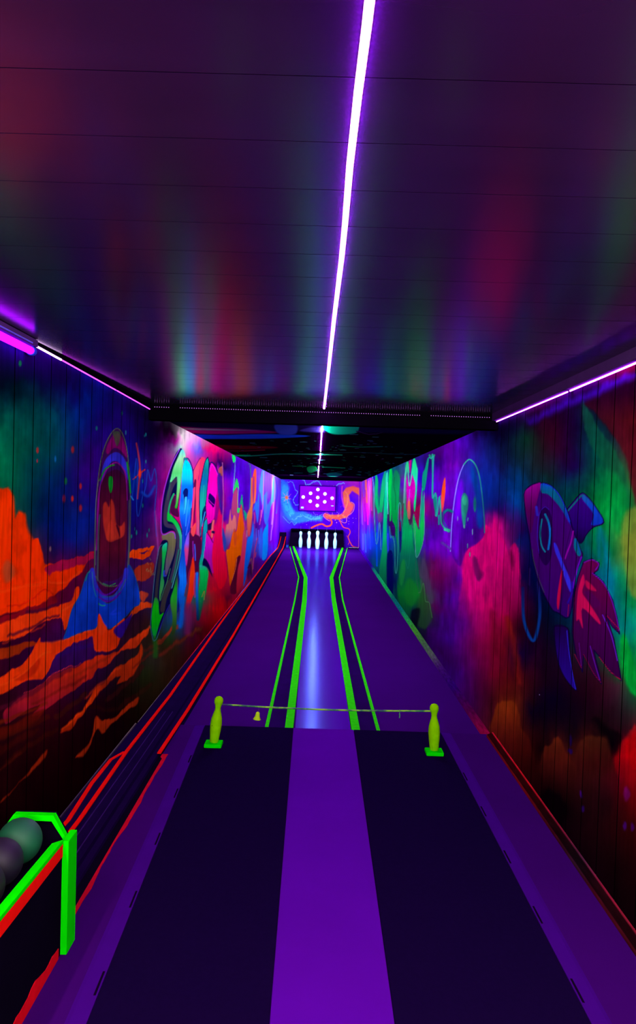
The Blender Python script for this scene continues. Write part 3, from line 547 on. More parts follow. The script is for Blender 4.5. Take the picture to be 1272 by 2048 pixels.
W.poly([(760,1080),(820,1080),(900,1160),(980,1200),(960,1310),(900,1300),(860,1200)], '060008', 6, .7)
W.poly([(380,1640),(440,1600),(560,1700),(560,1800),(480,1900),(400,1760)], '080006', 7, .8)
W.dots('''595,1220,3,12,280850;600,1310,3,7,300860;585,1310,1.5,6,300860;678,1640,2.5,6,400870;690,1740,2.5,6,300860;1000,1880,3.5,9,4a0870;1060,1860,4,9,5a0870;1015,1630,6,12,780858;375,895,.5,.6,c0c0e0''')
W.rough(0)
# planet with a bright rim
W.crop(720, 820, 3.2)
W.poly([(583,900),(592,720),(612,550),(637,430),(667,350),(700,320),(738,350),(762,430),(782,560),(793,700),(795,800),(740,860),(680,900),(640,1000)], [(320,'183890'),(450,'302098'),(600,'400898'),(750,'380080'),(1000,'500090')], 2, .75)
W.poly([(590,880),(598,720),(620,560),(642,450),(660,480),(650,600),(640,800),(620,950)], '7a00e0', 5, .8)
W.poly([(720,360),(760,450),(785,600),(790,740),(750,740),(740,560),(710,430)], '004890', 5, .8)
W.stroke([(579,905),(588,720),(608,550),(633,430),(664,350),(690,322)], '90a0ff', 1.6, .9)
W.stroke([(664,350),(698,316),(738,350),(765,430),(783,560),(795,700),(797,785)], [(316,'30d080'),(450,'20a080'),(785,'208878')], 2, .9)
W.poly([(650,560),(668,530),(690,560),(692,620),(680,680),(672,750),(660,740),(648,640)], '20906a', 2); W.poly([(655,570),(668,545),(682,570),(676,610),(660,600)], '30b878', 1.2)
W.dots('735,620,2,9,10b848;735,600,3,14,106a60;625,695,1,5,8088d0;720,780,1,6,70b0a0;688,870,1,5,50a090;703,925,1,5,40a090;667,745,1.5,4,50a080;690,700,1,4,409080')
W.stroke([(540,655),(560,640),(588,650)], '0a7868', 5, 2); W.stroke([(525,850),(550,868),(578,888)], '5a3898', 5, 2.5); W.stroke([(540,650),(530,700),(560,760)], '106a70', 3, 2, .7)
W.poly([(520,640),(522,520),(543,430),(547,500),(538,600),(528,650)], [(430,'d05020'),(520,'ff5010'),(650,'c03850')], 1.1)
W.stroke([(463,285),(466,420),(464,560),(480,540),(486,600),(490,680),(500,620),(508,560),(516,640),(520,720),(545,760),(568,780)], '20b078', 3, .9)
W.stroke([(545,765),(570,770)], '30c080', 6, 1.5)
W.stroke([(445,290),(462,310),(474,290)], '20a060', 4, 1); W.stroke([(636,200),(600,330),(590,450)], '5000a0', 6, 5, .5)
W.brush(.22)
# streaked deep part
W.crop(720, 890, 5.39)
W.rough(1.2)
for q in ['15,390,15,650,e060e8,1.6', '40,400,42,560,a060ff,1.4', '65,365,75,620,ff6840,2.2', '28,420,28,860,a858f8,1.2', '122,360,125,700,d83c88,2.4', '100,450,105,1000,9050d8,.9', '55,360,60,480,ff9060,1.3', '90,390,95,640,e03078,2',
          '80,640,85,860,d01890,2.4', '50,640,55,820,c818b0,2', '5,500,8,780,ff70b0,1.2', '60,960,62,1150,4060ff,2.5', '110,960,112,1120,3868ff,2.2', '30,960,32,1130,6050ff,2', '300,960,302,1160,3848f0,2.4', '180,950,182,1300,0868d8,3']:
    a = q.split(','); W.stroke([(float(a[0]), float(a[1])), (float(a[2]), float(a[3]))], a[4], float(a[5]), .8)
W.poly([(165,330),(180,320),(195,400),(190,560),(212,740),(195,775),(185,700),(160,600)], '08c058', .9)
W.poly([(262,290),(278,270),(276,400),(250,640),(228,760),(195,790),(215,600),(235,400)], [(270,'10a868'),(600,'10c858'),(790,'08a850')], 1)
W.stroke([(130,325),(148,450),(152,700),(160,900),(172,1050),(182,1065),(195,1000),(205,850),(215,850),(222,1000),(225,1130)], '60d0b0', 1.1)
W.poly([(160,900),(175,1060),(165,850),(160,730)], '10a878', 1)
W.poly([(280,330),(292,295),(300,300),(302,500),(288,900),(292,1200),(292,1550),(230,1500),(205,1400),(215,1280),(240,1100),(250,850),(262,600)], [(300,'30f0a0'),(600,'00e080'),(1000,'08e070'),(1300,'08b050'),(1550,'087840')], .9)
W.poly([(312,300),(325,262),(346,270),(348,500),(333,850),(322,900),(318,700),(304,500)], '00e844', .9)
W.poly([(345,400),(375,280),(400,280),(432,360),(425,500),(410,700),(405,900),(410,1100),(380,950),(350,840),(335,600)], [(280,'109050'),(500,'08b04c'),(800,'00c040'),(1100,'009048')], 1.2)
W.stroke([(372,350),(365,440),(385,560),(380,700)], '088038', 1.3, 1); W.stroke([(292,400),(296,600),(300,740)], '80ffd8', 1.2)
W.poly([(315,840),(350,830),(380,900),(370,1000),(345,980),(330,960)], '380860', 1.3); W.poly([(195,740),(235,730),(245,780),(225,830),(195,820)], '803080', 2, .8)
W.poly([(322,900),(340,970),(372,1040),(380,1200),(370,1000),(345,980)], '18b080', 1)
W.stroke([(318,880),(328,1000),(345,990),(372,1080),(380,1350),(395,1365),(407,1200),(414,900),(416,650),(438,640),(442,820),(455,1015)], '38b890', 1.3)
W.poly([(455,1000),(470,700),(482,400),(488,220),(520,178),(530,300),(505,320),(495,650),(520,750),(560,900),(575,1080),(610,1220),(650,1500),(640,1600),(560,1750),(530,1880),(440,1750),(400,1550),(420,1350),(440,1150)], [(180,'18e060'),(500,'60a090'),(700,'00b050'),(1000,'00c850'),(1200,'088850'),(1450,'08783c'),(1600,'08a028'),(1880,'085838')], 1.6, .85)
W.poly([(500,1480),(540,1440),(600,1500),(635,1570),(600,1680),(560,1740),(500,1700),(480,1600)], '18a028', 4, .7)
W.poly([(425,1400),(450,1260),(480,1240),(490,1350),(460,1500),(430,1500)], '18a838', 2, .8)
W.poly([(500,330),(530,460),(560,330),(600,400),(585,640),(565,800),(535,860),(510,700)], [(330,'c00098'),(560,'c800a0'),(700,'600050'),(860,'303040')], 1)
W.poly([(513,640),(533,560),(545,700),(540,790),(512,780)], [(560,'ff7040'),(790,'a06050')], 1.1)
W.stroke([(535,480),(530,600)], 'a060e0', 1.4)
W.poly([(530,165),(555,165),(550,230),(540,300),(530,230)], 'b00070', .9)
W.stroke([(472,620),(482,400),(490,300),(515,190),(522,330),(530,440),(545,400),(558,300),(582,160)], [(160,'20f080'),(400,'60d8a0'),(620,'60a888')], 2, .8)
W.poly([(560,300),(570,170),(590,150),(612,230),(622,300),(605,600),(590,720),(578,640),(596,500),(592,400)], [(150,'18e868'),(400,'20f0a0'),(700,'10e068')], .9)
W.poly([(600,700),(625,660),(645,640),(640,800),(628,885),(600,790)], '8c0040', 1)
W.poly([(578,740),(590,800),(625,895),(645,880),(670,600),(692,560),(690,950),(655,1130),(610,1215),(592,1100),(570,850)], [(600,'109878'),(850,'10d848'),(1050,'08c048'),(1215,'10a060')], .9)
W.poly([(725,145),(740,150),(720,350),(700,470),(685,490),(668,470),(675,320),(700,250)], '089868', .9)
W.stroke([(590,850),(595,1050),(608,1210),(655,1130),(690,950),(692,500)], '60b898', 1)
W.stroke([(672,470),(660,620),(645,800),(640,880)], '10b880', 2.2)
W.poly([(422,850),(440,820),(452,950),(445,1100),(430,1150)], '101860', 1.2); W.poly([(427,840),(437,830),(440,900),(432,930)], '800838', 1)
W.stroke([(745,130),(770,140),(792,120),(790,200),(782,400),(785,560),(800,540),(815,520),(828,600),(815,760),(838,680),(850,580),(865,550)], '20a888', 2.2)
W.poly([(790,590),(820,560),(826,640),(816,750)], '0c8868', 1.2)
W.stroke([(630,1600),(655,1580),(682,1490),(695,1560),(705,1680),(745,1700),(765,1800),(775,1860)], '48a048', 1.5, .9)
W.poly([(640,1650),(685,1500),(705,1690),(745,1710),(775,1870),(700,1980),(600,1900)], '286828', 3, .6)
W.poly([(545,1850),(570,1780),(640,1760),(640,1850),(600,1980),(550,1960)], '080818', 3, .8)
W.poly([(640,1400),(680,1220),(730,1350),(770,1560),(790,1700),(740,1690),(690,1470)], '505060', 3, .55)
W.stroke([(352,1200),(355,1500),(372,1680)], '087058', 1.4); W.poly([(292,1180),(352,1180),(358,1620),(330,1600),(292,1540)], '080858', 1.2, .85)
W.stroke([(600,1240),(612,1450),(640,1600)], '406a50', 1, .9, .7); W.stroke([(490,1250),(520,1330),(545,1100)], '18a060', 1, .9, .7)
W.stroke([(850,760),(850,850)], '10907a', 3, 1)
# --- rocket
W.rough(0)
W.crop(1030, 940, 4.452)
W.stroke([(70,1050),(75,1300),(110,1440),(160,1520),(195,1450),(222,1260),(205,1000)], [(1000,'201858'),(1300,'0a4c90'),(1520,'0a58a0')], 6, 2)
W.stroke([(130,880),(125,1020)], '281858', 4, 2)
W.poly([(350,1390),(470,1410),(482,1600),(505,1800),(548,1965),(450,1860),(390,1730),(358,1560)], [(1390,'200048'),(1600,'280070'),(1960,'2c10a0')], .9, line='10002c', lw=1.8)
W.stroke([(462,1430),(478,1600),(508,1800),(540,1950)], '3838f0', 1.6)
OUT = '12003c'
W.poly([(465,350),(530,270),(595,205),(650,240),(720,330),(792,465),(700,510),(640,570),(590,650),(530,600),(500,470)], [(205,'400088'),(500,'2c0070'),(640,'180040')], .9, line=OUT, lw=2)
W.stroke([(475,360),(540,285),(595,225),(625,238)], '10987c', 3); W.poly([(600,225),(650,250),(720,340),(785,462),(680,490),(700,400),(640,310),(600,260)], [(225,'1880b0'),(330,'1060d0'),(470,'1048c8')], 1)
W.poly([(560,960),(610,820),(680,790),(752,830),(740,890),(700,920),(790,1000),(870,1160),(910,1320),(932,1460),(860,1390),(810,1290),(880,1500),(948,1875),(850,1800),(750,1660),(700,1600),(770,1905),(700,1820),(610,1640),(600,1800),(550,1680),(510,1450),(520,1150)],
 [(790,'700050'),(1100,'680048'),(1400,'4c0050'),(1900,'380040')], .9, smooth=False, line=OUT, lw=2)
W.poly([(605,930),(560,1080),(545,1330),(570,1330),(605,1410),(600,1230),(750,1370),(745,1320),(650,1170),(600,1090),(620,1000)], 'e01058', 1.3); W.poly([(630,980),(700,1040),(722,1080),(640,1050)], 'd01050', 1.5)
W.poly([(620,1090),(680,1090),(760,1190),(700,1220)], '5a0058', 2, .8)
W.stroke([(690,920),(790,1010),(860,1160),(905,1320),(925,1430)], '7818d8', 1.5); W.stroke([(780,1290),(850,1450),(890,1600),(912,1700)], '7030f0', 1.5)
W.stroke([(670,1570),(710,1720),(755,1870)], '7020c8', 1.5); W.stroke([(750,1665),(850,1795),(940,1865)], 'b01040', 1.4); W.stroke([(820,1300),(930,1420)], 'b01040', 1.5)
W.stroke([(530,1640),(590,1760)], 'a01040', 1.3); W.stroke([(570,1540),(590,1740)], '7818a0', 1.2); W.stroke([(610,1640),(700,1810),(765,1890)], '901038', 1.3)
W.stroke([(615,825),(680,800),(745,835),(715,890)], '8018b8', 2)
W.poly([(80,215),(120,150),(190,118),(250,115),(320,140),(400,230),(460,350),(500,480),(530,570),(580,700),(602,760),(570,850),(540,930),(520,1100),(480,1310),(380,1270),(330,1240),(260,1110),(200,970),(150,750),(130,600),(95,400)],
 [(115,'400070'),(400,'480078'),(800,'48006c'),(1300,'380070')], .9, line=OUT, lw=2.2)
W.poly([(83,217),(130,152),(190,122),(228,118),(215,200),(180,350),(145,560),(110,440)], [(118,'b000a0'),(220,'900080'),(350,'600058'),(560,'500058')], .9)
W.poly([(233,120),(300,135),(350,175),(410,260),(460,370),(495,490),(460,430),(405,340),(350,270),(290,215),(235,200)], [(115,'1078e0'),(190,'0a9098'),(300,'0a8890'),(490,'2030d0')], .9)
W.stroke([(250,122),(320,145),(395,225),(450,340),(490,460)], '1c50f0', 1.4)
W.poly([(265,325),(320,400),(335,600),(320,780),(270,850),(215,760),(200,600),(215,400)], '28004c', 1.2)
W.stroke([(215,740),(198,600),(215,400),(262,330),(300,350)], '4828b8', 1.4); W.stroke([(190,330),(200,400)], '3838c8', 5, 1.2)
W.stroke([(240,440),(224,560),(236,670),(268,728)], '10b0a0', 3, .8); W.stroke([(268,395),(300,470),(312,580),(296,705)], '0c98d0', 4, .8); W.stroke([(268,395),(295,460)], '10a8a0', 3)
W.poly([(345,650),(375,675),(430,830),(492,980),(495,1090),(450,985),(400,830),(358,730)], '3c40f0', 1)
W.stroke([(518,545),(500,640),(470,720),(445,790)], 'a008a8', 3, 1); W.poly([(420,880),(412,1050),(388,1240),(372,1180),(392,1010)], 'd80c48', 1); W.stroke([(478,1200),(470,1300)], 'a01048', 1.6)
W.poly([(530,605),(560,640),(588,745),(562,765),(525,690)], '0a8c90', .9); W.stroke([(545,620),(580,740)], '1858e0', 1.4)
W.stroke([(592,775),(560,860),(535,960),(515,1050)], '7814d0', 3, 1); W.stroke([(510,1000),(505,1100),(470,1180)], '2c10b0', 3, 1.5)
W.stroke([(150,680),(165,800),(210,960),(260,1090)], '406058', 1.3); W.stroke([(430,900),(425,1100),(400,1270)], '280048', 1.2); W.stroke([(500,500),(440,780),(470,900)], '28004c', 1.2)
W.stroke([(160,560),(150,700)], '500878', 2)
W.c[joint] *= .12
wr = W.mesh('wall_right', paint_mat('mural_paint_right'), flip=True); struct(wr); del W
# ================================================================== far wall
YF = 23.0
xs = np.linspace(-1.45, 1.38, 330); zs = np.linspace(-0.05, 2.3, 270)
Z, X = np.meshgrid(zs, xs, indexing='ij'); P = np.stack([X.ravel(), np.full(X.size, YF), Z.ravel()], 1)
W = Canvas(P, Z.shape)
W.field('''550,965,5030e0;560,1000,5020e0;555,1040,8a10ff;570,1030,3060e0;560,1060,6000c0;580,1080,400090;600,965,5808c0;630,965,7010c0;670,965,7010c0;700,965,b020b0;715,965,b820a0;690,985,5800b0;
585,985,4800c0;585,1010,3810a8;640,1035,4c00b0;680,1030,5400b0;600,1045,4000c0;600,1055,4400a0;660,1055,4800a8;700,1060,4c00a8;710,1090,48009c;715,1030,5000b0;700,1010,4400c8;705,1000,4808c0;545,1080,6000c0;570,1095,400080''', ref=0, warp=(1.5, 2), lam=1)
W.crop(540, 940, 5.782); W.rough(2)
W.poly([(60,90),(130,95),(200,140),(225,200),(215,260),(225,340),(250,430),(300,480),(400,480),(500,530),(620,530),(600,590),(480,590),(400,600),(300,625),(220,580),(150,480),(110,350),(115,200)], '3088f0', 3.2, .85, smooth=False)
W.poly([(150,170),(210,200),(210,300),(230,400),(280,500),(230,520),(160,430),(130,300)], '38c0f0', 2.5, .6)
W.poly([(380,520),(480,560),(590,560),(480,575)], '70b8ff', 1.5, .6)
W.stroke([(60,95),(200,92),(380,110),(420,175),(480,150),(550,125),(600,190),(620,210),(720,262),(760,190),(790,165),(860,150)], '70b0ff', 1.7, .6)
W.stroke([(200,140),(260,140),(290,220),(320,250),(275,330),(270,360),(300,400),(350,390),(410,352),(425,400),(415,440)], '60a0ff', 1.1, .6)
W.stroke([(150,540),(220,610),(250,600),(280,630),(310,610)], '60a0ff', .9, .5); W.stroke([(600,190),(680,225),(740,185)], '78a8ff', 1, .5)
W.stroke([(640,475),(680,450),(730,435),(780,490)], '8070ff', .8, .5)
for a in range(7):
    t = a*math.pi/3.5+.4; W.stroke([(192,318),(192+60*math.cos(t), 318+70*math.sin(t))], 'ff8060', 1.3, .6, taper=.8)
W.dots('192,318,3,3.5,ff7840')
for k in range(46):
    t = RNG.uniform(0, 1); cx, cy = (120+90*t+RNG.uniform(-40, 40), 130+430*t) if k % 2 else (230+380*t, 545+RNG.uniform(-35, 35)); W.stroke([(cx, cy), (cx+RNG.uniform(-30, 30), cy+RNG.uniform(-25, 25)), (cx+RNG.uniform(-40, 50), cy+RNG.uniform(-35, 35))], ['80c8ff', '1048d8', '60e0ff', '4060f0'][k % 4], .7, .5, .6)
W.rough(0)
W.poly([(1035,210),(960,185),(880,205),(840,260),(850,380),(872,460),(820,515),(700,520),(640,498),(615,530),(660,570),(700,565),(800,575),(900,540),(960,460),(972,400),(925,365),(912,290),(950,240),(1035,295)], [(185,'ff6040'),(330,'ff7838'),(480,'ff5050'),(580,'ff5830')], 1.8, .95, smooth=False)
W.stroke([(835,190),(830,300),(850,400),(875,460)], 'f040a0', 2.5, 1.4, .8); W.stroke([(870,250),(900,300),(890,400),(850,490)], 'ff9050', 1.6, 1)
for k in range(40):
    t = RNG.uniform(0, 1); cx, cy = (900+RNG.uniform(-45, 45), 230+300*t) if k % 2 else (660+230*t, 535+RNG.uniform(-30, 25)); W.stroke([(cx, cy), (cx+RNG.uniform(-25, 25), cy+RNG.uniform(-25, 25)), (cx+RNG.uniform(-40, 40), cy+RNG.uniform(-30, 30))], ['ffb060', 'ff4060', 'ff9040', 'e03090'][k % 4], .7, .5, .6)
W.stroke([(690,560),(715,600),(700,640),(650,650),(600,625),(540,640),(480,668)], 'ff4838', 3.2, .8)
W.stroke([(940,370),(975,400),(960,480),(890,540),(885,600),(850,610),(800,575)], 'ff8078', 1, .5); W.stroke([(640,500),(615,520),(640,560),(690,590)], 'ff70a0', 1, .5)
W.crop(480, 820, 3.975)
W.stroke([(790,870),(820,930),(865,945),(875,975),(860,1010),(880,1060),(900,1085),(940,1092)], 'ff4848', 1.8, .6); W.stroke([(850,1000),(870,1040),(860,1070)], 'ff5038', 1, .5)
W.stroke([(945,620),(945,860),(943,1105)], 'd06080', .9, .5); W.stroke([(950,560),(958,800),(955,1000)], '7000b0', 1.5, .7)
W.dots('''757,875,.7,.7,ffb0b0;768,895,.7,1.2,ff80a0;788,884,.6,.6,ff80a0;865,885,.6,.6,c080e0;865,905,.6,.6,e080c0;897,860,.6,.6,d080d0;900,896,.6,.6,e080c0;922,862,.6,.6,a060d0;530,912,.7,.7,c050e0;500,900,.6,.6,6040e0;
615,830,.6,.6,8070ff;690,570,.6,.6,ff60c0;560,770,.5,.5,9070ff;800,770,.6,.6,8050d0;640,880,.5,.5,8050ff;535,683,.6,.6,80a0ff''')
wb = W.mesh('wall_back', paint_mat('mural_paint_back', scale=(2, 2, 2), var=.1), gain=1.1, flip=False); struct(wb); del W
# ================================================================== far ceiling (behind the beam)
def zc(y): return 2.305-(y-5.4)*0.0086
ys = sorted({1420*0.57/p for p in np.arange(26.5, 152, .55)}); ys = [5.42]+[y for y in ys if 5.43 < y < 23.1]+[23.15]
xs = np.linspace(-1.32, 1.32, 420)
Y, X = np.meshgrid(np.array(ys), xs, indexing='ij'); P = np.stack([X.ravel(), Y.ravel(), zc(Y.ravel())], 1)
W = Canvas(P, Y.shape); W.c[:] = W._hex('08000e')
W.crop(0, 0, 1)
W.poly([(300,840),(560,846),(740,848),(1000,850),(1000,868),(760,866),(560,864),(400,872),(300,870)], '180838', 3)
W.poly([(320,850),(400,856),(470,857),(545,863),(545,866),(440,868),(380,866),(330,862)], 'a00060', 2); W.poly([(360,856),(440,858),(520,861),(430,861),(370,859)], '907080', 1)
W.poly([(385,869),(440,870),(540,868),(620,872),(545,877),(440,878),(395,877)], '1850d0', 1.2)
W.poly([(550,849),(585,847),(595,853),(592,867),(575,870),(555,866)], '384cb0', 2.5); W.poly([(620,855),(645,855),(645,864),(600,862)], '302870', 2)
W.poly([(649,850),(712,851),(718,856),(712,866),(690,869),(665,868),(650,860)], '08d888', 1.4)
W.poly([(410,889),(470,891),(545,893),(545,897),(440,900),(420,896)], '500018', 1.5); W.stroke([(430,901),(480,902),(530,900)], '900038', 1.2)
W.stroke([(466,911),(500,912),(560,908),(640,909),(684,910)], '20b070', 2, .8); W.stroke([(466,911),(500,911)], '10b060', 3)
W.stroke([(640,906),(720,905),(780,908),(868,909)], '205a50', 1, .6); W.stroke([(685,892),(720,894),(765,893)], '0c8a50', 1.6, .7)
W.poly([(615,934),(630,932),(634,940),(622,946),(615,942)], '0c8838', 1); W.poly([(654,947),(672,945),(685,949),(672,953),(656,952)], '0c8050', 1); W.stroke([(645,934),(690,936)], '0c8850', 1.6)
W.stroke([(585,932),(612,933)], '10a040', 1.3); W.stroke([(588,946),(605,946)], '208040', 1)
for k in range(230):
    x = RNG.uniform(360, 920); y = 950-(RNG.uniform(0, 1)**1.6)*70
    if abs(x-642) > (y-1000)/-1*2.6+30: continue
    l = RNG.uniform(1.5, 8); W.stroke([(x, y), (x+l, y+RNG.uniform(-.3, .5))], ['307868', '206050', '507080', '108048'][RNG.randint(4)], .8, .5, smooth=False)
for q in ['600,884,14', '700,869,16', '745,874,12', '735,881,10', '500,886,10', '680,900,12', '790,915,14', '720,914,10', '520,915,14', '640,920,10']:
    x, y, l = map(float, q.split(',')); W.stroke([(x, y), (x+l, y+.3)], '408880', 1, .6, smooth=False)
ceil2 = W.mesh('ceiling', paint_mat('ceiling_paint', rough=.4, scale=(2, 20, 2)), flip=True); struct(ceil2); del W
# ================================================================== room shell, near part
M_CEIL = gloss_mat('ceiling_panel', '341248', (.75, .8, .75), 1.3, .20, var=.12, scale=2.0, stretch=(1, 6, 1), bump=0)
M_DARK = mat('matt_black', '08060c', rough=0.7, spec=0.2)
M_FLOOR = mat('floor_purple', '380560', rough=0.55, spec=0.25, var=0.08, scale=1.5)
M_SIDE = mat('lane_side_floor', '3c0668', rough=0.5, spec=0.25, var=0.07, scale=1.2)
M_MAT = mat('black_rubber', '12042c', rough=0.75, spec=0.2, var=0.08, scale=60)
M_RUN = mat('runway_violet', '540698', rough=0.4, spec=0.35, var=0.05, scale=2)
M_EDGE = mat('edge_violet', '3e0678', rough=0.5, spec=0.3, var=0.06)
M_SLOT = mat('slot_black', '12041f', rough=0.8, spec=0.1)
M_LANE = gloss_mat('lane_violet', '5808b0', (.05, .11, .40), .9, .16, stretch=(3, .3, 1), bump=.02)
M_GUT = mat('gutter_dark', '24064a', rough=0.5, spec=0.3)
M_GREEN = mat('neon_green', '32ff14', rough=0.6, spec=0.2, var=0.08, scale=30, gain=0.92)
M_GREEN2 = mat('neon_green_pure', '08f800', rough=0.6, spec=0.15, var=0.03, scale=20, gain=0.95)
M_LIME = mat('neon_lime', '90ec00', rough=0.5, spec=0.25, var=0.1, scale=25, gain=0.9)
M_RED = mat('neon_red', 'ff1410', rough=0.6, spec=0.15, var=0.05, scale=20, gain=0.95)
M_BLK2 = mat('painted_black', '0c0618', rough=0.6, spec=0.25)
M_TRACK = mat('track_dark_violet', '180636', rough=0.45, spec=0.3)
M_GREY = mat('worn_grey_violet', '57405e', rough=0.6, spec=0.3, var=0.3, scale=9)
M_PIN = mat('pin_white_cyan', 'c8fffa', rough=0.35, spec=0.5, var=0.02, gain=0.9)
M_CORD = mat('cord_grey', '50506a', rough=0.7)

def ceiling_near():
    b = MB(); z = 2.36; ys = [-1.6]
    g = [1.09+0.2*k for k in range(-13, 22) if -1.5 < 1.09+0.2*k < 5.25]
    prof = []
    for y in g: prof += [(y-0.0011, z), (y-0.0005, z+0.001), (y+0.0005, z+0.001), (y+0.0011, z)]
    prof = [(-1.6, z)]+prof+[(5.32, z)]
    vs = []; fs = []
    for y, zz in prof: vs += [(-1.34, y, zz), (1.34, y, zz)]
    for i in range(len(prof)-1): fs.append((2*i, 2*i+2, 2*i+3, 2*i+1))
    b.add(vs, fs); o = b.build('ceiling', M_CEIL); struct(o)
    o.data.materials.append(M_SLOT)
    for f_ in o.data.polygons:
        if f_.center.z > z+.0004: f_.material_index = 1
    # make sure it faces down
    if o.data.polygons[0].normal.z > 0: o.data.flip_normals()
    return o
ceiling_near()
b = MB().box((-1.34, 5.3, 2.243), (1.34, 5.42, 2.40)); o = b.build('trim_1', M_DARK, bevel=.003); struct(o)
def ztrim(y, a, b_): return a[1]+(b_[1]-a[1])*(y-a[0])/(b_[0]-a[0])
za, zb_ = ztrim(2.5, (3.16, 2.358), (5.4, 2.323)), ztrim(5.29, (3.16, 2.358), (5.4, 2.323))
struct(MB().prism([(-1.32,2.5,za), (-1.268,2.5,za), (-1.268,5.29,zb_), (-1.32,5.29,zb_)], [(-1.32,2.5,2.375), (-1.268,2.5,2.375), (-1.268,5.29,2.375), (-1.32,5.29,2.375)]).build('trim_2', M_DARK))
struct(MB().prism([(1.32,-1.6,2.322), (1.252,-1.6,2.322), (1.252,5.29,2.305), (1.32,5.29,2.305)], [(1.32,-1.6,2.365), (1.252,-1.6,2.365), (1.252,5.29,2.365), (1.32,5.29,2.365)]).build('trim_3', mat('trim_violet_grey', '402850', rough=.6)))
b = MB().box((-1.4, -1.7, -0.1), (1.4, -1.6, 2.45)); struct(b.build('wall_front', M_DARK))
# floors
b = MB().box((-1.32, -1.6, -0.12), (1.32, 5.175, 0.0)); struct(b.build('floor', M_FLOOR))
b = MB().prism([(-1.36, 5.175, -.16), (1.36, 5.175, -.16), (1.36, 23.1, -.16), (-1.36, 23.1, -.16)],
               [(-1.36, 5.175, -.045), (1.36, 5.175, -.045), (1.36, 23.1, -.012), (-1.36, 23.1, -.012)]); struct(b.build('floor', M_SIDE))
# baseboards, painted over in places with the colours of the mural above
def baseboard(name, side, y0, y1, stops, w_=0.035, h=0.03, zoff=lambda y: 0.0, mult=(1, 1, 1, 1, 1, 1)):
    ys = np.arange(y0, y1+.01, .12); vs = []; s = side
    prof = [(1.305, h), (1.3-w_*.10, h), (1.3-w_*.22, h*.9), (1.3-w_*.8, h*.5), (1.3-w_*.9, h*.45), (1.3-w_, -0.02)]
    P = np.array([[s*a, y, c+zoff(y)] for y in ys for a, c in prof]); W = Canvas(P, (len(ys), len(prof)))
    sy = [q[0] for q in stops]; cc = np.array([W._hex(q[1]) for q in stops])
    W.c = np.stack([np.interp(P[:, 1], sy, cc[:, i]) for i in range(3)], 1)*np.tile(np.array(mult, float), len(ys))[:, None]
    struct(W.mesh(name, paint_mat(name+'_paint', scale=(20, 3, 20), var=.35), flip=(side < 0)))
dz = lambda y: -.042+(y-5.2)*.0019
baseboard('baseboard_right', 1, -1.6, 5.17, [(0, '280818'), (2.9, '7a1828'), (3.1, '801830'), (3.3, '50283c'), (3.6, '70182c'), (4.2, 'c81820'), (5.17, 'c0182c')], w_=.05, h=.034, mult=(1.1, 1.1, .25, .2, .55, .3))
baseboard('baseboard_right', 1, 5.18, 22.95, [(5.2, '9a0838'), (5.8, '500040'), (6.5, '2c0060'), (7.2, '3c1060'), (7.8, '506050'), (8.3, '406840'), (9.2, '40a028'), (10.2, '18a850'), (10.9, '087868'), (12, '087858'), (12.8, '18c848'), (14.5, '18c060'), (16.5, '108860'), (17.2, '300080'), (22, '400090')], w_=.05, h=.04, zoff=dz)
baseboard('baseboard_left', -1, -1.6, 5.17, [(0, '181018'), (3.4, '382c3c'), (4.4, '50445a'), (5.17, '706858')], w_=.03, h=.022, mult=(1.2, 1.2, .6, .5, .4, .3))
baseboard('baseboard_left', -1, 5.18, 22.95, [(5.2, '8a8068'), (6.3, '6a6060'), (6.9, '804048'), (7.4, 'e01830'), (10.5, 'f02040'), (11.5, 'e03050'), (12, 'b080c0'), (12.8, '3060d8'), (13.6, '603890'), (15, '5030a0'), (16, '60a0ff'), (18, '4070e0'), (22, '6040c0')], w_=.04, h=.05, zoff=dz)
# ================================================================== approach
def strip_at(pxs, z=0.0): return [onz(*p, z) for p in pxs]
def two(x0, ya, x1, yb, y): return x0+(x1-x0)*(y-ya)/(yb-ya)
RL = lambda y: two(-.115, 2.26, -.149, 5.15, y); RR = lambda y: two(.291, 2.26, .289, 5.15, y)
ML = lambda y: two(-.701, 2.24, -.800, 5.19, y); MR = lambda y: two(.943, 2.31, .927, 5.18, y)
Y0, Y1 = -1.5, 5.16
o = MB().slab([(RL(Y0), Y0), (RR(Y0), Y0), (RR(Y1), Y1), (RL(Y1), Y1)], 0.0005, 0.007).build('approach_runway', M_RUN)
tag(o, 'violet runway strip down the middle of the approach between two black mats', 'runway')
o = MB().slab([(ML(Y0), Y0), (RL(Y0)-.003, Y0), (RL(Y1)-.003, Y1), (ML(Y1), Y1)], 0.0005, 0.008).build('rubber_mat', M_MAT, bevel=.002)
tag(o, 'black floor mat left of the violet runway', 'mat', 'black approach mats')
o = MB().slab([(RR(Y0)+.003, Y0), (MR(Y0), Y0), (MR(Y1), Y1), (RR(Y1)+.003, Y1)], 0.0005, 0.008).build('rubber_mat', M_MAT, bevel=.002)
tag(o, 'black floor mat right of the violet runway', 'mat', 'black approach mats')
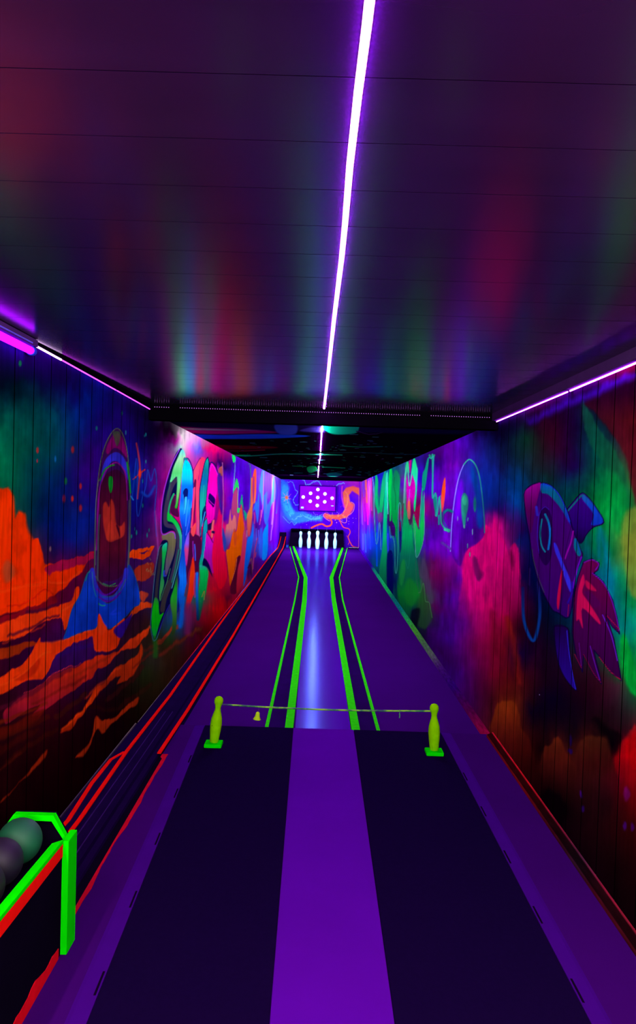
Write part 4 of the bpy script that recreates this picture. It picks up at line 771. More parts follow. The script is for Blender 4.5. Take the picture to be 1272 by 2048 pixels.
for sgn, fn, lab in ((-1, ML, 'violet slotted edging strip along the left side of the left black mat'), (1, MR, 'violet slotted edging strip along the right side of the right black mat')):
    e = empty('edging_strip', (fn(2.3), 2.3, 0), lab, 'edging strip', 'slotted edging strips'); x = fn(2.3)
    L = lambda y, d: (fn(y)-x+sgn*d, y-2.3)
    MB().prism([(*L(Y0, .002), .0005), (*L(Y0, .075), .0005), (*L(Y1, .075), .0005), (*L(Y1, .002), .0005)],
               [(*L(Y0, .002), .008), (*L(Y0, .06), .004), (*L(Y1, .06), .004), (*L(Y1, .002), .008)]).build('ramp', M_EDGE, e)
    sy = [2.0, 2.46, 2.91, 3.38, 3.87, 4.35] if sgn > 0 else [2.05, 2.42, 2.93, 3.45, 3.98, 4.5]
    for y in sy:
        MB().prism([(*L(y-.06, .008), .002), (*L(y-.06, .016), .002), (*L(y+.06, .016), .002), (*L(y+.06, .008), .002)],
                   [(*L(y-.06, .008), .0088), (*L(y-.06, .016), .0086), (*L(y+.06, .016), .0086), (*L(y+.06, .008), .0088)]).build('slot', M_SLOT, e)
# ================================================================== bowling lane
ln = empty('bowling_lane', (0, 5.2, 0), 'long violet lane bed narrowing then widening towards the white pins', 'bowling lane')
def rel(pts, o_): return [(p[0]-o_[0], p[1]-o_[1]) for p in pts]
LO = (0, 5.2)
laneL = [onz(590, 1459), onz(614.5, 1155), onz(592, 1094)]; laneR = [onz(702, 1462), onz(659, 1155), onz(681.5, 1097)]
laneL[2] = (-.79, 22.98, 0); laneR[2] = (.70, 22.98, 0)
MB().slab(rel(laneL+laneR[::-1], LO), -.03, 0.0).build('lane_bed', M_LANE, ln)
def line(px, w_, zt, name, m, par, end=None, zb=-.03, side=0):
    pts = rel([onz(*p) for p in px], LO)
    if end: pts[-1] = (end-LO[0], 22.95-LO[1])
    return MB().ribbon(pts, w_, zb, zt).build(name, m, par, bevel=.002)
gl = line([(578, 1456), (609, 1200), (611.2, 1155), (589, 1094)], [.062, .075, .075, .062], .004, 'guide_board', M_GREEN, ln, -.845)
gr = line([(712, 1462), (667.5, 1200), (662.8, 1155), (682.5, 1096)], [.062, .07, .075, .062], .004, 'guide_board', M_GREEN, ln, .755)
tl = line([(533.5, 1453), (589.5, 1200), (597.5, 1154), (580, 1096)], [.026, .024, .022, .02], .002, 'gutter_line', M_GREEN, ln, -.965)
tr = line([(757, 1462), (685.5, 1200), (678.5, 1155), (692.6, 1096)], [.026, .024, .022, .02], .002, 'gutter_line', M_GREEN, ln, .905)
# gutters: shallow troughs between guide board and outer line
def gutter(a, b_):
    A = rel([onz(*p) for p in a], LO); B = rel([onz(*p) for p in b_], LO); A[-1] = (A[-1][0], 16.8); B[-1] = (B[-1][0], 16.8)
    vs = []; fs = []; K = 7
    for p, q in zip(A, B):
        for k in range(K):
            t = k/(K-1); vs.append((p[0]+(q[0]-p[0])*t, p[1]+(q[1]-p[1])*t, -.002-.012*math.sin(math.pi*t)))
    for i in range(len(A)-1):
        for k in range(K-1): fs.append((i*K+k, i*K+k+1, (i+1)*K+k+1, (i+1)*K+k))
    MB().add(vs, fs).build('gutter', M_GUT, ln, smooth=True)
gutter([(536, 1453), (597.5, 1172), (598.5, 1154), (581, 1096)], [(570, 1456), (607, 1172), (608.4, 1155), (588, 1094)])
gutter([(720, 1462), (668, 1172), (665.2, 1155), (684, 1096)], [(754.5, 1462), (680, 1172), (677.8, 1155), (692, 1096)])
# ================================================================== ball return track (left)
tk = empty('ball_return_track', (-1.12, 3.0, 0), 'long dark ball return channel with glowing red rails beside the left wall', 'ball return')
TO = (-1.12, 3.0)
def tz(y): return .05
def railpts(px, z=.05, end=None):
    p = [onz(*q, z) for q in px]; return [(a[0]-TO[0], a[1]-TO[1]) for a in p]
Lr = railpts([(120, 1690), (158, 1640), (254, 1501), (340, 1391), (436, 1253), (506.7, 1157), (540, 1112)])
Rr = railpts([(318, 1506), (375, 1420), (466, 1271), (525, 1168), (549, 1126)])
e1 = ony(551.5, 1098, 21.9); e2 = ony(556.7, 1071.6, 22.9)
lift_ = lambda y: 0 if y < 21 else .26*((y-21)/1.9)**1.8
Lr3 = [(*p, 0) for p in Lr if p[1] < 17.5]+[(-1.25+.0-TO[0], y-TO[1], lift_(y)+.004) for y in (20.9, 21.3, 21.7, 22.1, 22.5, 22.88)]
Rr3 = [(*p, 0) for p in Rr if p[1] < 17.5]+[(-1.095-TO[0], y-TO[1], lift_(y)+.004) for y in (20.9, 21.3, 21.7, 22.1, 22.5, 22.88)]
MB().ribbon(Lr3, .022, .045, .052).build('rail', M_RED, tk); MB().ribbon(Rr3, .024, .045, .052).build('rail', M_RED, tk)
Sr = railpts([(122, 1655), (136, 1640), (184, 1565), (222, 1518), (248, 1503)]); MB().ribbon(Sr, [.022, .022, .022, .02, .015], .045, .05).build('rail', M_RED, tk)
# channel bed, rising at the far end
n = 60; vs = []; fs = []
for i in range(n+1):
    y = 2.75+(22.9-2.75)*i/n; lift = lift_(y)
    xr = -1.0 if y < 8 else -1.0-.09*(y-8)/14
    zz = [.012, .045, .045, .025, .018, .025, .045, .045, -.04]; xx = [-1.27, -1.268, -1.205, -1.18, -1.12, -1.05+(xr+1.0), xr-.02, xr+.012, xr+.02]
    for a, c in zip(xx, zz): vs.append((a-TO[0], y-TO[1], c+lift if c > 0 else c))
K = 9
for i in range(n):
    for k in range(K-1): fs.append((i*K+k, i*K+k+1, (i+1)*K+k+1, (i+1)*K+k))
MB().add(vs, fs).build('channel', M_TRACK, tk)
# near end: closed black side with ragged red paint edge along the floor
MB().prism([(-1.0-TO[0], 2.68-TO[1], 0), (-.955-TO[0], 2.68-TO[1], 0), (-.965-TO[0], 4.5-TO[1], 0), (-1.0-TO[0], 4.5-TO[1], 0)],
           [(-1.0-TO[0], 2.68-TO[1], .028), (-.985-TO[0], 2.68-TO[1], .028), (-.99-TO[0], 4.5-TO[1], .028), (-1.0-TO[0], 4.5-TO[1], .028)]).build('side_skirt', M_BLK2, tk)
edge = []; rr = random.Random(3)
inner = []; 
ys = [2.69+.045*i for i in range(43)]
A = []; B = []
for i, y in enumerate(ys):
    wv = .006*math.sin(y*9)+.005*math.sin(y*23+1)+rr.uniform(-.003, .003)
    x0 = -.985+.012*math.sin(y*5.3)+wv; x1 = -.946+.004*math.sin(y*7)+wv*.5
    if y > 4.3: x0 += (y-4.3)*.05
    A.append((x0-TO[0], y-TO[1])); B.append((x1-TO[0], y-TO[1]))
MB().slab(B+A[::-1], .0005, .0035).build('ragged_paint_edge', mat('red_overspray', 'c80c28', rough=.7, var=.15, scale=12), tk)
for x in (-1.09, -1.145):
    MB().box((x-TO[0], -.2, .0185), (x+.003-TO[0], 2.4, .0265)).build('groove_line', mat('groove_tint', '3c2068'), tk)
# ================================================================== ball rack (bottom left)
rk = empty('ball_rack', (-.905, 2.6, 0), 'low black ball rack with neon green rims and red stripe beside the left wall', 'ball rack')
RO = (-.905, 2.6, 0)
def rb(a, c): return MB().box(tuple(a[i]-RO[i] for i in range(3)), tuple(c[i]-RO[i] for i in range(3)))
ps = rb((-.915, 2.573, 0), (-.889, 2.665, .425)).build('post', M_GREEN2, rk, bevel=.002)
# side panel, top edge climbing slightly towards the camera
def zt(y): return .428+(2.575-y)*.045
y0, y1 = 1.2, 2.573
def q(x, y, z): return (x-RO[0], y-RO[1], z)
MB().prism([q(-.935,y0,0), q(-.912,y0,0), q(-.912,y1,0), q(-.935,y1,0)], [q(-.935,y0,zt(y0)-.012), q(-.912,y0,zt(y0)-.012), q(-.912,y1,zt(y1)-.012), q(-.935,y1,zt(y1)-.012)]).build('side_panel', M_BLK2, rk)
MB().prism([q(-.940,y0,zt(y0)-.012), q(-.908,y0,zt(y0)-.012), q(-.908,y1,zt(y1)-.012), q(-.940,y1-.03,zt(y1)-.012)], [q(-.940,y0,zt(y0)+.004), q(-.908,y0,zt(y0)+.004), q(-.908,y1,zt(y1)+.004), q(-.940,y1-.03,zt(y1)+.004)]).build('top_rim', M_GREEN2, rk, bevel=.002)
MB().prism([q(-.912,y0,zt(y0)-.065), q(-.9095,y0,zt(y0)-.065), q(-.9095,y1,zt(y1)-.06), q(-.912,y1,zt(y1)-.06)], [q(-.912,y0,zt(y0)-.013), q(-.9095,y0,zt(y0)-.013), q(-.9095,y1,zt(y1)-.013), q(-.912,y1,zt(y1)-.013)]).build('red_stripe', M_RED, rk)
vs = []; fs = []; yy = [1.2+.03*i for i in range(46)]
for i, y in enumerate(yy):
    zr = .05+.008*math.sin(y*17)+.006*math.sin(y*41)+rr.uniform(-.003, .003)
    vs += [q(-.9119, y, 0), q(-.9095, y, 0), q(-.9095, y, zr), q(-.9119, y, zr)]
for i in range(len(yy)-1):
    for k in range(4): fs.append((4*i+k, 4*i+4+k, 4*i+4+(k+1)%4, 4*i+(k+1)%4))
MB().add(vs, fs).build('ragged_red_base', mat('red_overspray_2', 'e00c20', rough=.7, var=.12, scale=12), rk)
# end panel with a trapezoid top
op = [(-.915,.40), (-.968,.492), (-1.118,.492), (-1.168,.42), (-1.175,.30), (-1.175,0), (-.915,0)]
ip = [(-.925,.395), (-.975,.470), (-1.112,.470), (-1.164,.41), (-1.172,.30), (-1.163,0), (-.925,0)]
yb = 2.665
MB().prism([q(a, yb-.010, c) for a, c in op], [q(a, yb, c) for a, c in op]).build('end_panel', M_BLK2, rk)
vs = []; 
for ring, yy in ((op, yb-.035), (ip, yb-.035), (ip, yb-.0101), (op, yb-.0101)): vs += [q(a, yy, c) for a, c in ring]
N = 5; K = len(op); fs = []
for i in range(N):
    for r0, r1 in ((0, 1), (1, 2), (3, 0)): fs.append((r0*K+i, r0*K+i+1, r1*K+i+1, r1*K+i))
MB().add(vs, fs).build('end_rim', M_GREEN2, rk)
rb((-1.20, 1.2, 0), (-1.178, 2.655, .32)).build('wall_side_panel', M_BLK2, rk)
MB().prism([q(-1.178,1.2,.19), q(-.936,1.2,.19), q(-.936,2.65,.175), q(-1.178,2.65,.175)], [q(-1.178,1.2,.20), q(-.936,1.2,.20), q(-.936,2.65,.185), q(-1.178,2.65,.185)]).build('ball_shelf', M_BLK2, rk)
balls = [((-1.048, 2.52, .455), 'dark_green_ball', '045034', 'dark green bowling ball at the far end of the ball rack'),
         ((-1.052, 2.365, .457), 'dark_violet_ball', '0e0520', 'dark violet bowling ball behind the green one in the rack'),
         ((-1.045, 2.21, .459), 'black_ball', '0e0814', 'black bowling ball nearest the camera in the rack')]
for c, nm, col, lab in balls:
    r = .078; zz = .185+(2.65-c[1])*.0105+r+.001
    zb = .448+(2.52-c[1])*.02; e = MB().sphere((0,0,0), r, 40, 24).build('bowling_ball', mat(nm, col, rough=.62, spec=.45, var=.2, scale=8), smooth=True, loc=(c[0], c[1], zb+.0))
    tag(e, lab, 'bowling ball', 'bowling balls in the rack')
# raise the shelf so that the balls sit on it
for ch in rk.children:
    if ch.name.startswith('ball_shelf'): ch.location.z = .448-.078-.1875
# ================================================================== small barrier: two pins, rod, bell
prof = [(.0, 0), (.026, 0), (.030, .004), (.0315, .03), (.037, .08), (.0395, .125), (.036, .165), (.028, .195), (.0205, .22), (.0185, .238), (.022, .256), (.0285, .272), (.0305, .287), (.028, .302), (.019, .313), (.008, .318), (.0, .319)]
def pin_body(name, m, parent, sc=1.0, z0=0.0, pr=prof):
    return MB().lathe([(max(r*sc, 1e-4), z*sc+z0) for r, z in pr], (0,0,0), 36).build(name, m, parent, smooth=True)
def barrier(loc, lab, dot, tilt):
    e = empty('pin_barrier_post', loc, lab, 'barrier post', 'bowling pin posts of the barrier')
    MB().box((-.058, -.05, 0), (.058, .05, .026)).build('base', M_GREEN2, e, bevel=.006)
    p = pin_body('pin', M_LIME, e, .98, .0265); p.rotation_euler[1] = tilt
    if dot:
        d = MB().sphere((-.021, -.029, .145), .004, 10, 6).build('screw_hole', M_SLOT, p)
    return e
PL = onz(427, 1494, 0); PR = onz(868, 1510, 0)
barrier((PL[0], PL[1]+.0, .008), 'lime bowling pin on a green block, left end of the barrier rod', True, .09)
barrier((PR[0], PR[1]+.0, .008), 'lime bowling pin on a green block, right end of the barrier rod', False, -.03)
ra = ony(444, 1409, PL[1]); rbb = ony(874, 1422, PR[1])
def rod_mat():
    m, t, p = new_mat('worn_rod_paint')
    tc = t.nodes.new('ShaderNodeTexCoord'); mp = t.nodes.new('ShaderNodeMapping'); mp.inputs['Scale'].default_value = (14, 30, 30)
    n = t.nodes.new('ShaderNodeTexNoise'); n.inputs['Scale'].default_value = 1; n.inputs['Detail'].default_value = 5
    cr = t.nodes.new('ShaderNodeValToRGB'); els = cr.color_ramp.elements
    els[0].position = .38; els[0].color = (*lin('241c60'), 1); els[1].position = .62; els[1].color = (*lin('90d818'), 1)
    k = els.new(.48); k.color = (*lin('1c8040'), 1)
    t.links.new(tc.outputs['Object'], mp.inputs[0]); t.links.new(mp.outputs[0], n.inputs['Vector']); t.links.new(n.outputs[0], cr.inputs[0]); t.links.new(cr.outputs[0], p.inputs['Base Color'])
    p.inputs['Roughness'].default_value = .6; return m
def rodp(t): 
    return np.array([ra[0]+(rbb[0]-ra[0])*t, ra[1]+(rbb[1]-ra[1])*t, ra[2]+(rbb[2]-ra[2])*t-.014*math.sin(math.pi*min(t*1.0, 1))])
o = MB().tube([rodp(i/14) for i in range(15)], .0058, 10).build('barrier_rod', rod_mat(), smooth=False)
tag(o, 'thin paint-worn rod strung between the two lime bowling pins', 'rod')
bp = rodp(.172); be = empty('hanging_bell', (bp[0], bp[1], bp[2]), 'small yellow-green bell hanging from the left part of the rod', 'bell')
b = MB().lathe([(1e-4, -.036), (.006, -.036), (.0125, -.042), (.0145, -.055), (.0165, -.068), (.024, -.082), (.0265, -.086), (.0255, -.087), (.02, -.082), (.014, -.066), (1e-4, -.045)], (0,0,0), 24).build('bell_body', mat('bell_lime', 'bcf028', rough=.5, gain=.9), be, smooth=True)
b.rotation_euler = (0, .12, 0)
MB().tube([(0,0,.007), (.006,0,.001), (0,0,-.008), (-.006,0,.001), (0,0,.007)], .0012, 6).build('hanger_loop', M_CORD, be)
MB().tube([(0,0,-.006), (.001,0,-.036)], .0012, 6).build('cord', M_CORD, be)
MB().tube([(0,0,-.05), (0,0,-.084)], .002, 6).build('clapper', M_CORD, be)
bp = rodp(.827); be = empty('hanging_clapper', (bp[0], bp[1], bp[2]), 'tiny loose green clapper dangling from the right part of the rod', 'clapper')
MB().tube([(0,0,.008), (.006,0,.001), (0,0,-.01), (-.006,0,.001), (0,0,.008)], .0015, 6).build('hanger_loop', mat('clapper_grey', '80a078'), be)
MB().tube([(0,0,-.008), (0,0,-.02), (.002,0,-.03), (0,0,-.047)], [.0012, .004, .0035, .004], 8).build('clapper_rod', mat('clapper_green', '50a068'), be)
# ================================================================== far end: pin pit, pins, display, ledge
pit = empty('pin_pit', (-.06, 22.8, 0), 'black pin pit surround behind the five glowing white pins', 'pin pit')
PO = (-.06, 22.8)
x0, x1 = onz(584, 1092)[0]*22.8/23.7, .70
xa, xb, xc, xd = -.96, .78, -.92, .74   # bottom / top corners (slightly tapered hood)
zt_ = .56
MB().prism([(xa-PO[0], .165, .006), (xb-PO[0], .165, .006), (xb-PO[0], .19, .006), (xa-PO[0], .19, .006)], [(xc-PO[0], .165, zt_), (xd-PO[0], .165, zt_), (xd-PO[0], .19, zt_), (xc-PO[0], .19, zt_)]).build('back_curtain', M_SLOT, pit)
MB().box((xc-PO[0], -.12, zt_-.012), (xd-PO[0], .19, zt_+.012)).build('hood', M_SLOT, pit, bevel=.004)
for sx, s2 in ((xa, xc), (xb, xd)):
    MB().prism([(sx-.012-PO[0], -.12, .006), (sx+.012-PO[0], -.12, .006), (sx+.012-PO[0], .19, .006), (sx-.012-PO[0], .19, .006)],
               [(s2-.012-PO[0], -.12, zt_), (s2+.012-PO[0], -.12, zt_), (s2+.012-PO[0], .19, zt_), (s2-.012-PO[0], .19, zt_)]).build('side_cheek', M_SLOT, pit)
pprof = [(1e-4, 0), (.036, 0), (.040, .006), (.044, .04), (.051, .09), (.0535, .135), (.050, .18), (.040, .215), (.031, .245), (.0275, .265), (.029, .285), (.036, .305), (.041, .325), (.0415, .345), (.036, .365), (.022, .378), (1e-4, .383)]
first = None
pinpx = [(600.8, 1089.6, 28.0, 1062.4), (617.6, 1091.6, 0, 1062.2), (634.6, 1093, 0, 1061.5), (652.5, 1092.6, 0, 1063.8), (669.8, 1092.7, 0, 1065)]
names = ['leftmost of the five white pins at the lane end', 'second white pin from the left at the lane end', 'tallest white pin in the middle of the five', 'fourth white pin from the left at the lane end', 'rightmost of the five white pins at the lane end']
for i, (px, pb, _, pt) in enumerate(pinpx):
    yy = [22.45, 22.25, 22.05, 22.2, 22.4][i]
    base = ony(px, pb, yy); top = ony(px, pt, yy); h = top[2]-base[2]
    if first is None:
        first = empty('bowling_pin', (0,0,0)); 
        pin_body('pin_body', M_PIN, first, 1.0, 0.0, pprof)
        MB().tube([(0,0,.38), (0,0,.50)], .0022, 6).build('cord', M_CORD, first); pe = first
    else: pe = copy_tree(first)
    pe.location = (base[0], yy, .0005); pe.scale = (1, 1, 1)
    for ch in pe.children:
        s_ = (h+base[2])/.383; ch.scale = (s_*.88, s_*.88, s_)
    tag(pe, names[i], 'bowling pin', 'pins set up at the end of the lane')
bd = empty('display_board', (-.1, 22.96, 1.5), 'magenta pin display board with nine round lit dots on the end wall', 'display board')
BO = (-.1, 22.96, 1.5)
def bpx(px, py, y=22.96): p = ony(px, py, y); return (p[0]-BO[0], y-BO[1], p[2]-BO[2])
c0 = bpx(597.5, 1022); c1 = bpx(673.5, 971.5)
x0, z0, x1, z1 = -.575, bpx(600, 1020)[2], .565, bpx(600, 972)[2]
MB().box((x0, -.03, z0), (x1, .03, z1)).build('panel', mat('panel_magenta', 'a008d8', rough=.4, spec=.4, var=.2, scale=3), bd)
fr = MB(); t_ = .03
fr.box((x0-t_, -.05, z0-t_), (x1+t_, .035, z0)).box((x0-t_, -.05, z1), (x1+t_, .035, z1+t_)).box((x0-t_, -.05, z0), (x0, .035, z1)).box((x1, -.05, z0), (x1+t_, .035, z1))
fr.build('frame', mat('frame_violet', '300078'), bd)
MB().box((x1+t_+.01, -.035, z0-.02), (x1+t_+.05, .03, z1+.02)).build('side_trim', mat('frame_violet2', '4000a0'), bd)
M_DOT = lamp_mat('lit_dot', (.75, 1.0, .95), 1.6)
for px, py in [(635.8, 979), (621.2, 986.6), (650, 987.8), (606.5, 994), (635.4, 995), (664.3, 996.4), (620.5, 1002.5), (649.4, 1003.6), (634.6, 1011)]:
    p = bpx(px, py); MB().tube([(p[0], -.044, p[2]), (p[0], -.03, p[2])], .054, 20).build('dot_lamp', M_DOT, bd)
for px, py, w_, h in [(604.6, 1015, .045, .03), (664.5, 1011.7, .04, .012)]:
    p = bpx(px, py); MB().box((p[0]-w_, -.036, p[2]-h), (p[0]+w_, -.0305, p[2]+h)).build('pale_sticker', mat('sticker_pale', 'c8f0ff'), bd)
p = ony(706, 1098, 22.8)
lg = empty('floor_ledge', (p[0], 22.75, 0), 'low dark step with a pale front edge right of the pins', 'ledge')
MB().box((-.15, -.15, -.01), (.17, .2, .035)).build('step', M_SLOT, lg); MB().box((-.15, -.156, .028), (.17, -.13, .04)).build('pale_edge', mat('pale_edge', 'b09ab0'), lg)
p = ony(573, 1095, 22.6)
o = MB().box((-1.06, -.12, -.015), (-.985, .1, .06)).build('kick_board', mat('board_blue', '2438a8', rough=.5), bevel=.003, loc=(0, 22.6, 0)); tag(o, 'small blue board on the floor left of the pins', 'board')
# tunnel mouth where the return track leaves the end wall
MB().box((-1.285-TO[0], 22.89-TO[1], 0), (-1.085-TO[0], 22.99-TO[1], .44)).build('end_opening', M_SLOT, tk)
# ================================================================== lamps
def led_mesh(name, L, col):
    return lamp_mat(name, col, L)
M_MAIN = led_mesh('led_main', L_NEAR, C_NEAR); M_MAINF = led_mesh('led_far', L_FAR, C_FAR)
def dome(r, l, h):
    b = MB(); vs = []; fs = []; n = 14; k = 4
    for i in range(k+1):
        a = math.pi/2*i/k; c = max(math.cos(a), .02)**.7; z = -h*math.sin(a)
        for j in range(n):
            t = 2*math.pi*j/n; sq = (abs(math.cos(t))**2.4+abs(math.sin(t))**2.4)**(-1/2.4)
            vs.append((r*c*sq*math.cos(t), l*c*sq*math.sin(t), z))
    for i in range(k):
        for j in range(n): fs.append((i*n+j, i*n+(j+1)%n, (i+1)*n+(j+1)%n, (i+1)*n+j))
    fs.append(tuple(range(k*n, (k+1)*n))); return b.add(vs, fs)
PX = [(748, -90), (740, 0), (733, 60), (716, 190), (700, 330), (690, 450), (683, 520), (668, 640), (655, 760), (648, 822)]
ZS = 2.36
cp = [onz(*p, ZS-.004) for p in PX]; cp[-1] = (cp[-1][0], 5.27, 0); cp = [(cp[0][0]+.005, .3, 0)]+cp[1:]
cp = np.array([(p[0], p[1]) for p in cp])
e = empty('led_strip', (cp[0][0], cp[0][1], ZS), 'bright white-violet beaded light strip down the middle of the near ceiling', 'light strip'); E0 = cp[0]
MB().ribbon([(p[0]-E0[0], p[1]-E0[1]) for p in cp], .014, -.0015, -.0002).build('backing_tape', mat('tape_white', 'c8b8e0'), e)
L_ = np.concatenate([[0], np.cumsum(np.hypot(*(cp[1:]-cp[:-1]).T))]); tot = L_[-1]; nb = int(tot/.0167)
src = None; rest = MB(); dm = dome(.0064, .0076, .0050)
for i in range(nb):
    s_ = (i+.5)*.0167; x = np.interp(s_, L_, cp[:, 0])-E0[0]; y = np.interp(s_, L_, cp[:, 1])-E0[1]
    yw = y+E0[1]
    if .86 < yw and (i_led if 'i_led' in globals() else 0) < 100:
        i_led = globals().get('i_led', 0)+1
        if src is None: src = dm.build('led', M_MAIN, e, smooth=True); o = src
        else: o = src.copy(); COL.objects.link(o); o.parent = e
        o.location = (x, y, -.0016)
    else: rest.add([(v[0]+x, v[1]+y, v[2]-.0016) for v in dm.v], dm.f)
tag(rest.build('led_row', M_MAIN, e, smooth=True), kind='stuff')
# far centre strip in three lengths
def far_strip(pxs, lab):
    pts = []
    for p in pxs:
        z = 2.3; 
        for _ in range(6): q_ = onz(p[0], p[1], z); z = zc(min(q_[1], 22.9))-.006
        pts.append((q_[0], min(q_[1], 22.8), z))
    O = pts[0]; e = empty('led_strip', O, lab, 'light strip', 'far ceiling light strips')
    n_ = len(pts); vs = []; fs = []
    R_ = [(p[0]-O[0], p[1]-O[1], p[2]-O[2]) for p in pts]
    MB().tube([(a, b_, c+.001) for a, b_, c in R_], .0026, 6).build('light_tube', M_MAINF, e)
    MB().ribbon([(a, b_, c) for a, b_, c in R_], .010, .0045, .0055).build('backing_tape', mat('tape_white', 'c8b8e0'), e)
far_strip([(645.5, 846), (643.5, 862), (642.5, 880), (641, 903)], 'thin glowing violet light strip just beyond the dark beam')
far_strip([(640.7, 907), (640.2, 917), (638.6, 921), (638.4, 928)], 'short kinked violet light strip in the middle of the starry ceiling')
far_strip([(637.6, 932), (637.0, 943), (635.8, 955)], 'furthest short violet light strip ending at the end wall')
# wall strips and beam strip
def strip(a, c, r, m, lab, beads=None, name='led_strip', grp=None):
    a = np.array(a); c = np.array(c); e = empty(name, tuple(a), lab, 'light strip', grp); d = c-a; L = np.linalg.norm(d)
    if not beads:
        MB().tube([(0,0,0)]+[tuple(d*t) for t in (.25, .5, .75, 1)], r, 8).build('light_tube', m, e)
        off = -.006 if a[0] > 0 else .006
    else:
        n_ = int(L/beads); pm = None; rs = MB(); sp = MB().sphere((0,0,0), r, 8, 5)
        for i in range(n_):
            p = d*(i+.5)/n_
            if 6 < i < 11 or (i > n_*.79 and i < n_*.82): continue
            if n_-i > 100 or pm is None and False: rs.add([(v[0]+p[0], v[1]+p[1], v[2]+p[2]) for v in sp.v], sp.f)
            else:
                if pm is None: pm = sp.build('led', m, e); o = pm
                else: o = pm.copy(); COL.objects.link(o); o.parent = e
                o.location = tuple(p)
        tag(rs.build('led_row', m, e), kind='stuff')
    return e
M_R = lamp_mat('led_right', (1.0, .12, 1.7), L_RIGHT); M_L = lamp_mat('led_left', (1.0, .07, 1.5), L_LEFT); M_W = lamp_mat('led_pale', (1.0, .55, 1.2), 2.4)
M_B = lamp_mat('led_beam', (1.0, .35, 1.4), L_BEAM)
strip((1.282, 2.76, 2.308), (1.282, 2.90, 2.306), .0045, M_R, 'white-hot light strip under the right ceiling trim, nearest length', grp='light strips along the right wall')
strip((1.282, 2.93, 2.306), (1.282, 3.72, 2.303), .004, M_R, 'white-hot light strip under the right ceiling trim, middle length', grp='light strips along the right wall')
strip((1.282, 3.76, 2.303), (1.282, 5.27, 2.299), .0032, M_R, 'white-violet light strip under the right ceiling trim, reaching the beam', grp='light strips along the right wall')
strip((-1.288, 3.14, 2.349), (-1.288, 3.48, 2.345), .0052, M_W, 'short pale light strip at the end of the violet tube lamp')
strip((-1.288, 3.50, 2.345), (-1.286, 4.40, 2.331), .0036, M_L, 'thin magenta light strip under the left ceiling edge, nearer length', grp='light strips along the left wall')
strip((-1.286, 4.43, 2.331), (-1.286, 5.27, 2.317), .0036, M_L, 'thin magenta light strip under the left ceiling edge, reaching the beam', grp='light strips along the left wall')
strip((-1.262, 5.288, 2.336), (1.24, 5.288, 2.330), .0026, M_B, 'row of tiny dotted violet lights along the top of the dark beam', beads=.0172)
strip((1.262, 5.20, 2.306), (1.262, 5.20, 2.352), .0032, M_L, 'stub of violet light strip standing up at the right end of the beam')
# ultraviolet tube lamps
def uv(loc, sgn, lab):
    e = empty('tube_lamp', loc, lab, 'tube lamp', 'ultraviolet tube lamps'); Lx = 1.25
    MB().box((0, -Lx, .0), (sgn*.05, 0, .03)).build('housing', mat('lamp_housing', '4a2c66', rough=.4), e, bevel=.003)
    MB().tube([(sgn*.026, -Lx+.03, -.018), (sgn*.026, -.02, -.018)], .016, 16).build('tube', lamp_mat('uv_tube', (.62, .004, 1.6), 2.8), e, smooth=True)
    MB().tube([(sgn*.026, -.022, -.018), (sgn*.026, .0, -.018)], .020, 16).build('end_cap', mat('cap_blue', '2848d8', rough=.4), e)
    MB().box((sgn*.046, -Lx+.1, .004), (sgn*.0515, -.06, .010)).build('reflector_lip', mat('lip_blue', '6a60e8'), e)
uv((-1.298, 3.10, 2.328), 1, 'violet glowing tube lamp high on the left wall beside the ceiling')
uv((1.277, 2.72, 2.326), -1, 'violet glowing tube lamp high on the right wall beside the ceiling')
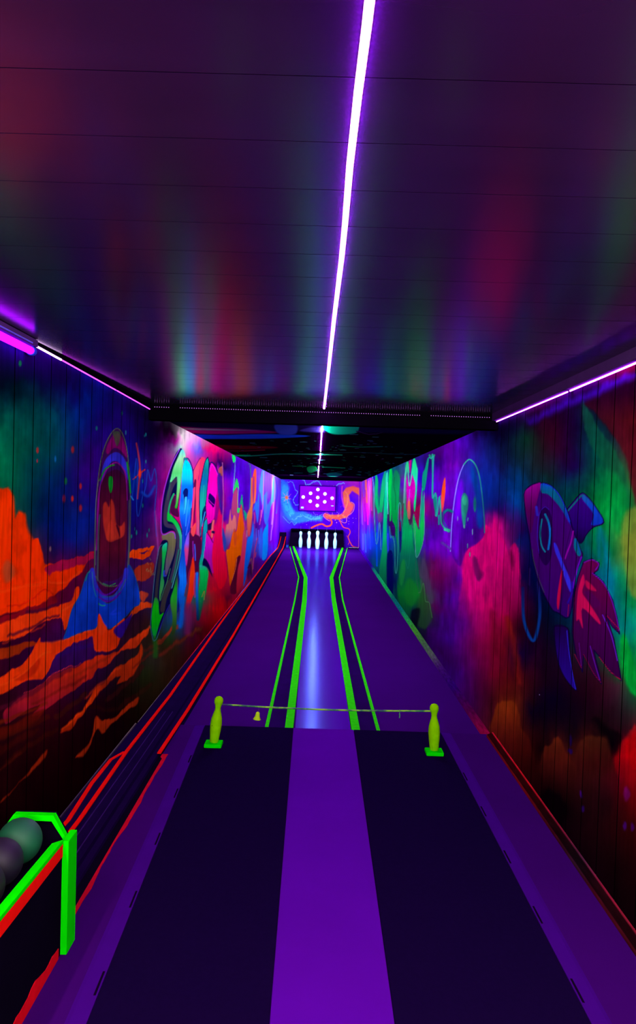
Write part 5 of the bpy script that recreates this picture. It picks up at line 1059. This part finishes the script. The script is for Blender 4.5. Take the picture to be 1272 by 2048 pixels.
# ceiling hook and cable behind the beam
p0 = ony(712, 850, 6.3); pts = [ony(a, b_, 6.3) for a, b_ in [(712, 849), (713, 856), (717, 861), (726, 866), (738, 869), (752, 868), (765, 865)]]
o = MB().tube([(p[0], p[1]+.0, min(p[2], 2.29)) for p in pts], .004, 6).build('cable', M_SLOT); tag(o, 'thin dark cable looping under the ceiling beside the green patch', 'cable')
# added fill lights with no fixture, brightening the pins and the end wall
def area(name, loc, rot, sx, sy, power, col):
    d = bpy.data.lights.new(name, 'AREA'); d.shape = 'RECTANGLE'; d.size = sx; d.size_y = sy; d.energy = power; d.color = col
    o = bpy.data.objects.new(name, d); COL.objects.link(o); o.location = loc; o.rotation_euler = rot; return o
area('pin_fill', (-.06, 20.7, 1.25), (math.radians(35), 0, 0), 1.3, .08, P_PIN, (.62, 1.0, 1.0))
area('end_fill', (-.06, 18.6, 2.1), (math.radians(72), 0, 0), 2.0, .1, P_END, (.95, .7, 1.3))
M_FILL = lamp_mat('fill_tube', C_FILL, L_FILL)
def tube(loc, Lx, sgn, lab):  # added fill tubes out of view, whiter to bring up the wall colours
    e = empty('tube_lamp', loc, lab, 'tube lamp')
    MB().box((0, 0, .0), (sgn*.05, Lx, .03)).build('housing', mat('lamp_housing', '4a2c66', rough=.4), e, bevel=.003)
    MB().tube([(sgn*.026, .03, -.018), (sgn*.026, Lx-.03, -.018)], .016, 16).build('tube', M_FILL, e, smooth=True)
area('rear_fill', (0, -1.5, 1.9), (math.radians(86), 0, 0), 2.2, .3, P_REAR, (.85, 1.0, .8))  # added fill light from the rear, out of view
for s_ in (-1, 1):
    side = 'left' if s_ < 0 else 'right'
    tube((s_*1.27, -1.5, 2.29), 1.3, -s_, 'added fill tube on the %s wall behind the camera' % side)
    tube((s_*1.27, .0, 2.29), 1.3, -s_, 'added fill tube on the %s wall beside the camera' % side)

e = empty('tube_lamp', (-1.29, 5.44, 2.298), 'tube lamp hidden behind the left end of the dark beam', 'tube lamp')
MB().box((0, 0, -.002), (.04, .30, .002)).build('housing', M_DARK, e)
MB().tube([(.02, .01, -.008), (.02, .29, -.008)], .008, 12).build('tube', lamp_mat('back_tube', (1, .95, 1.1), L_BACK), e)
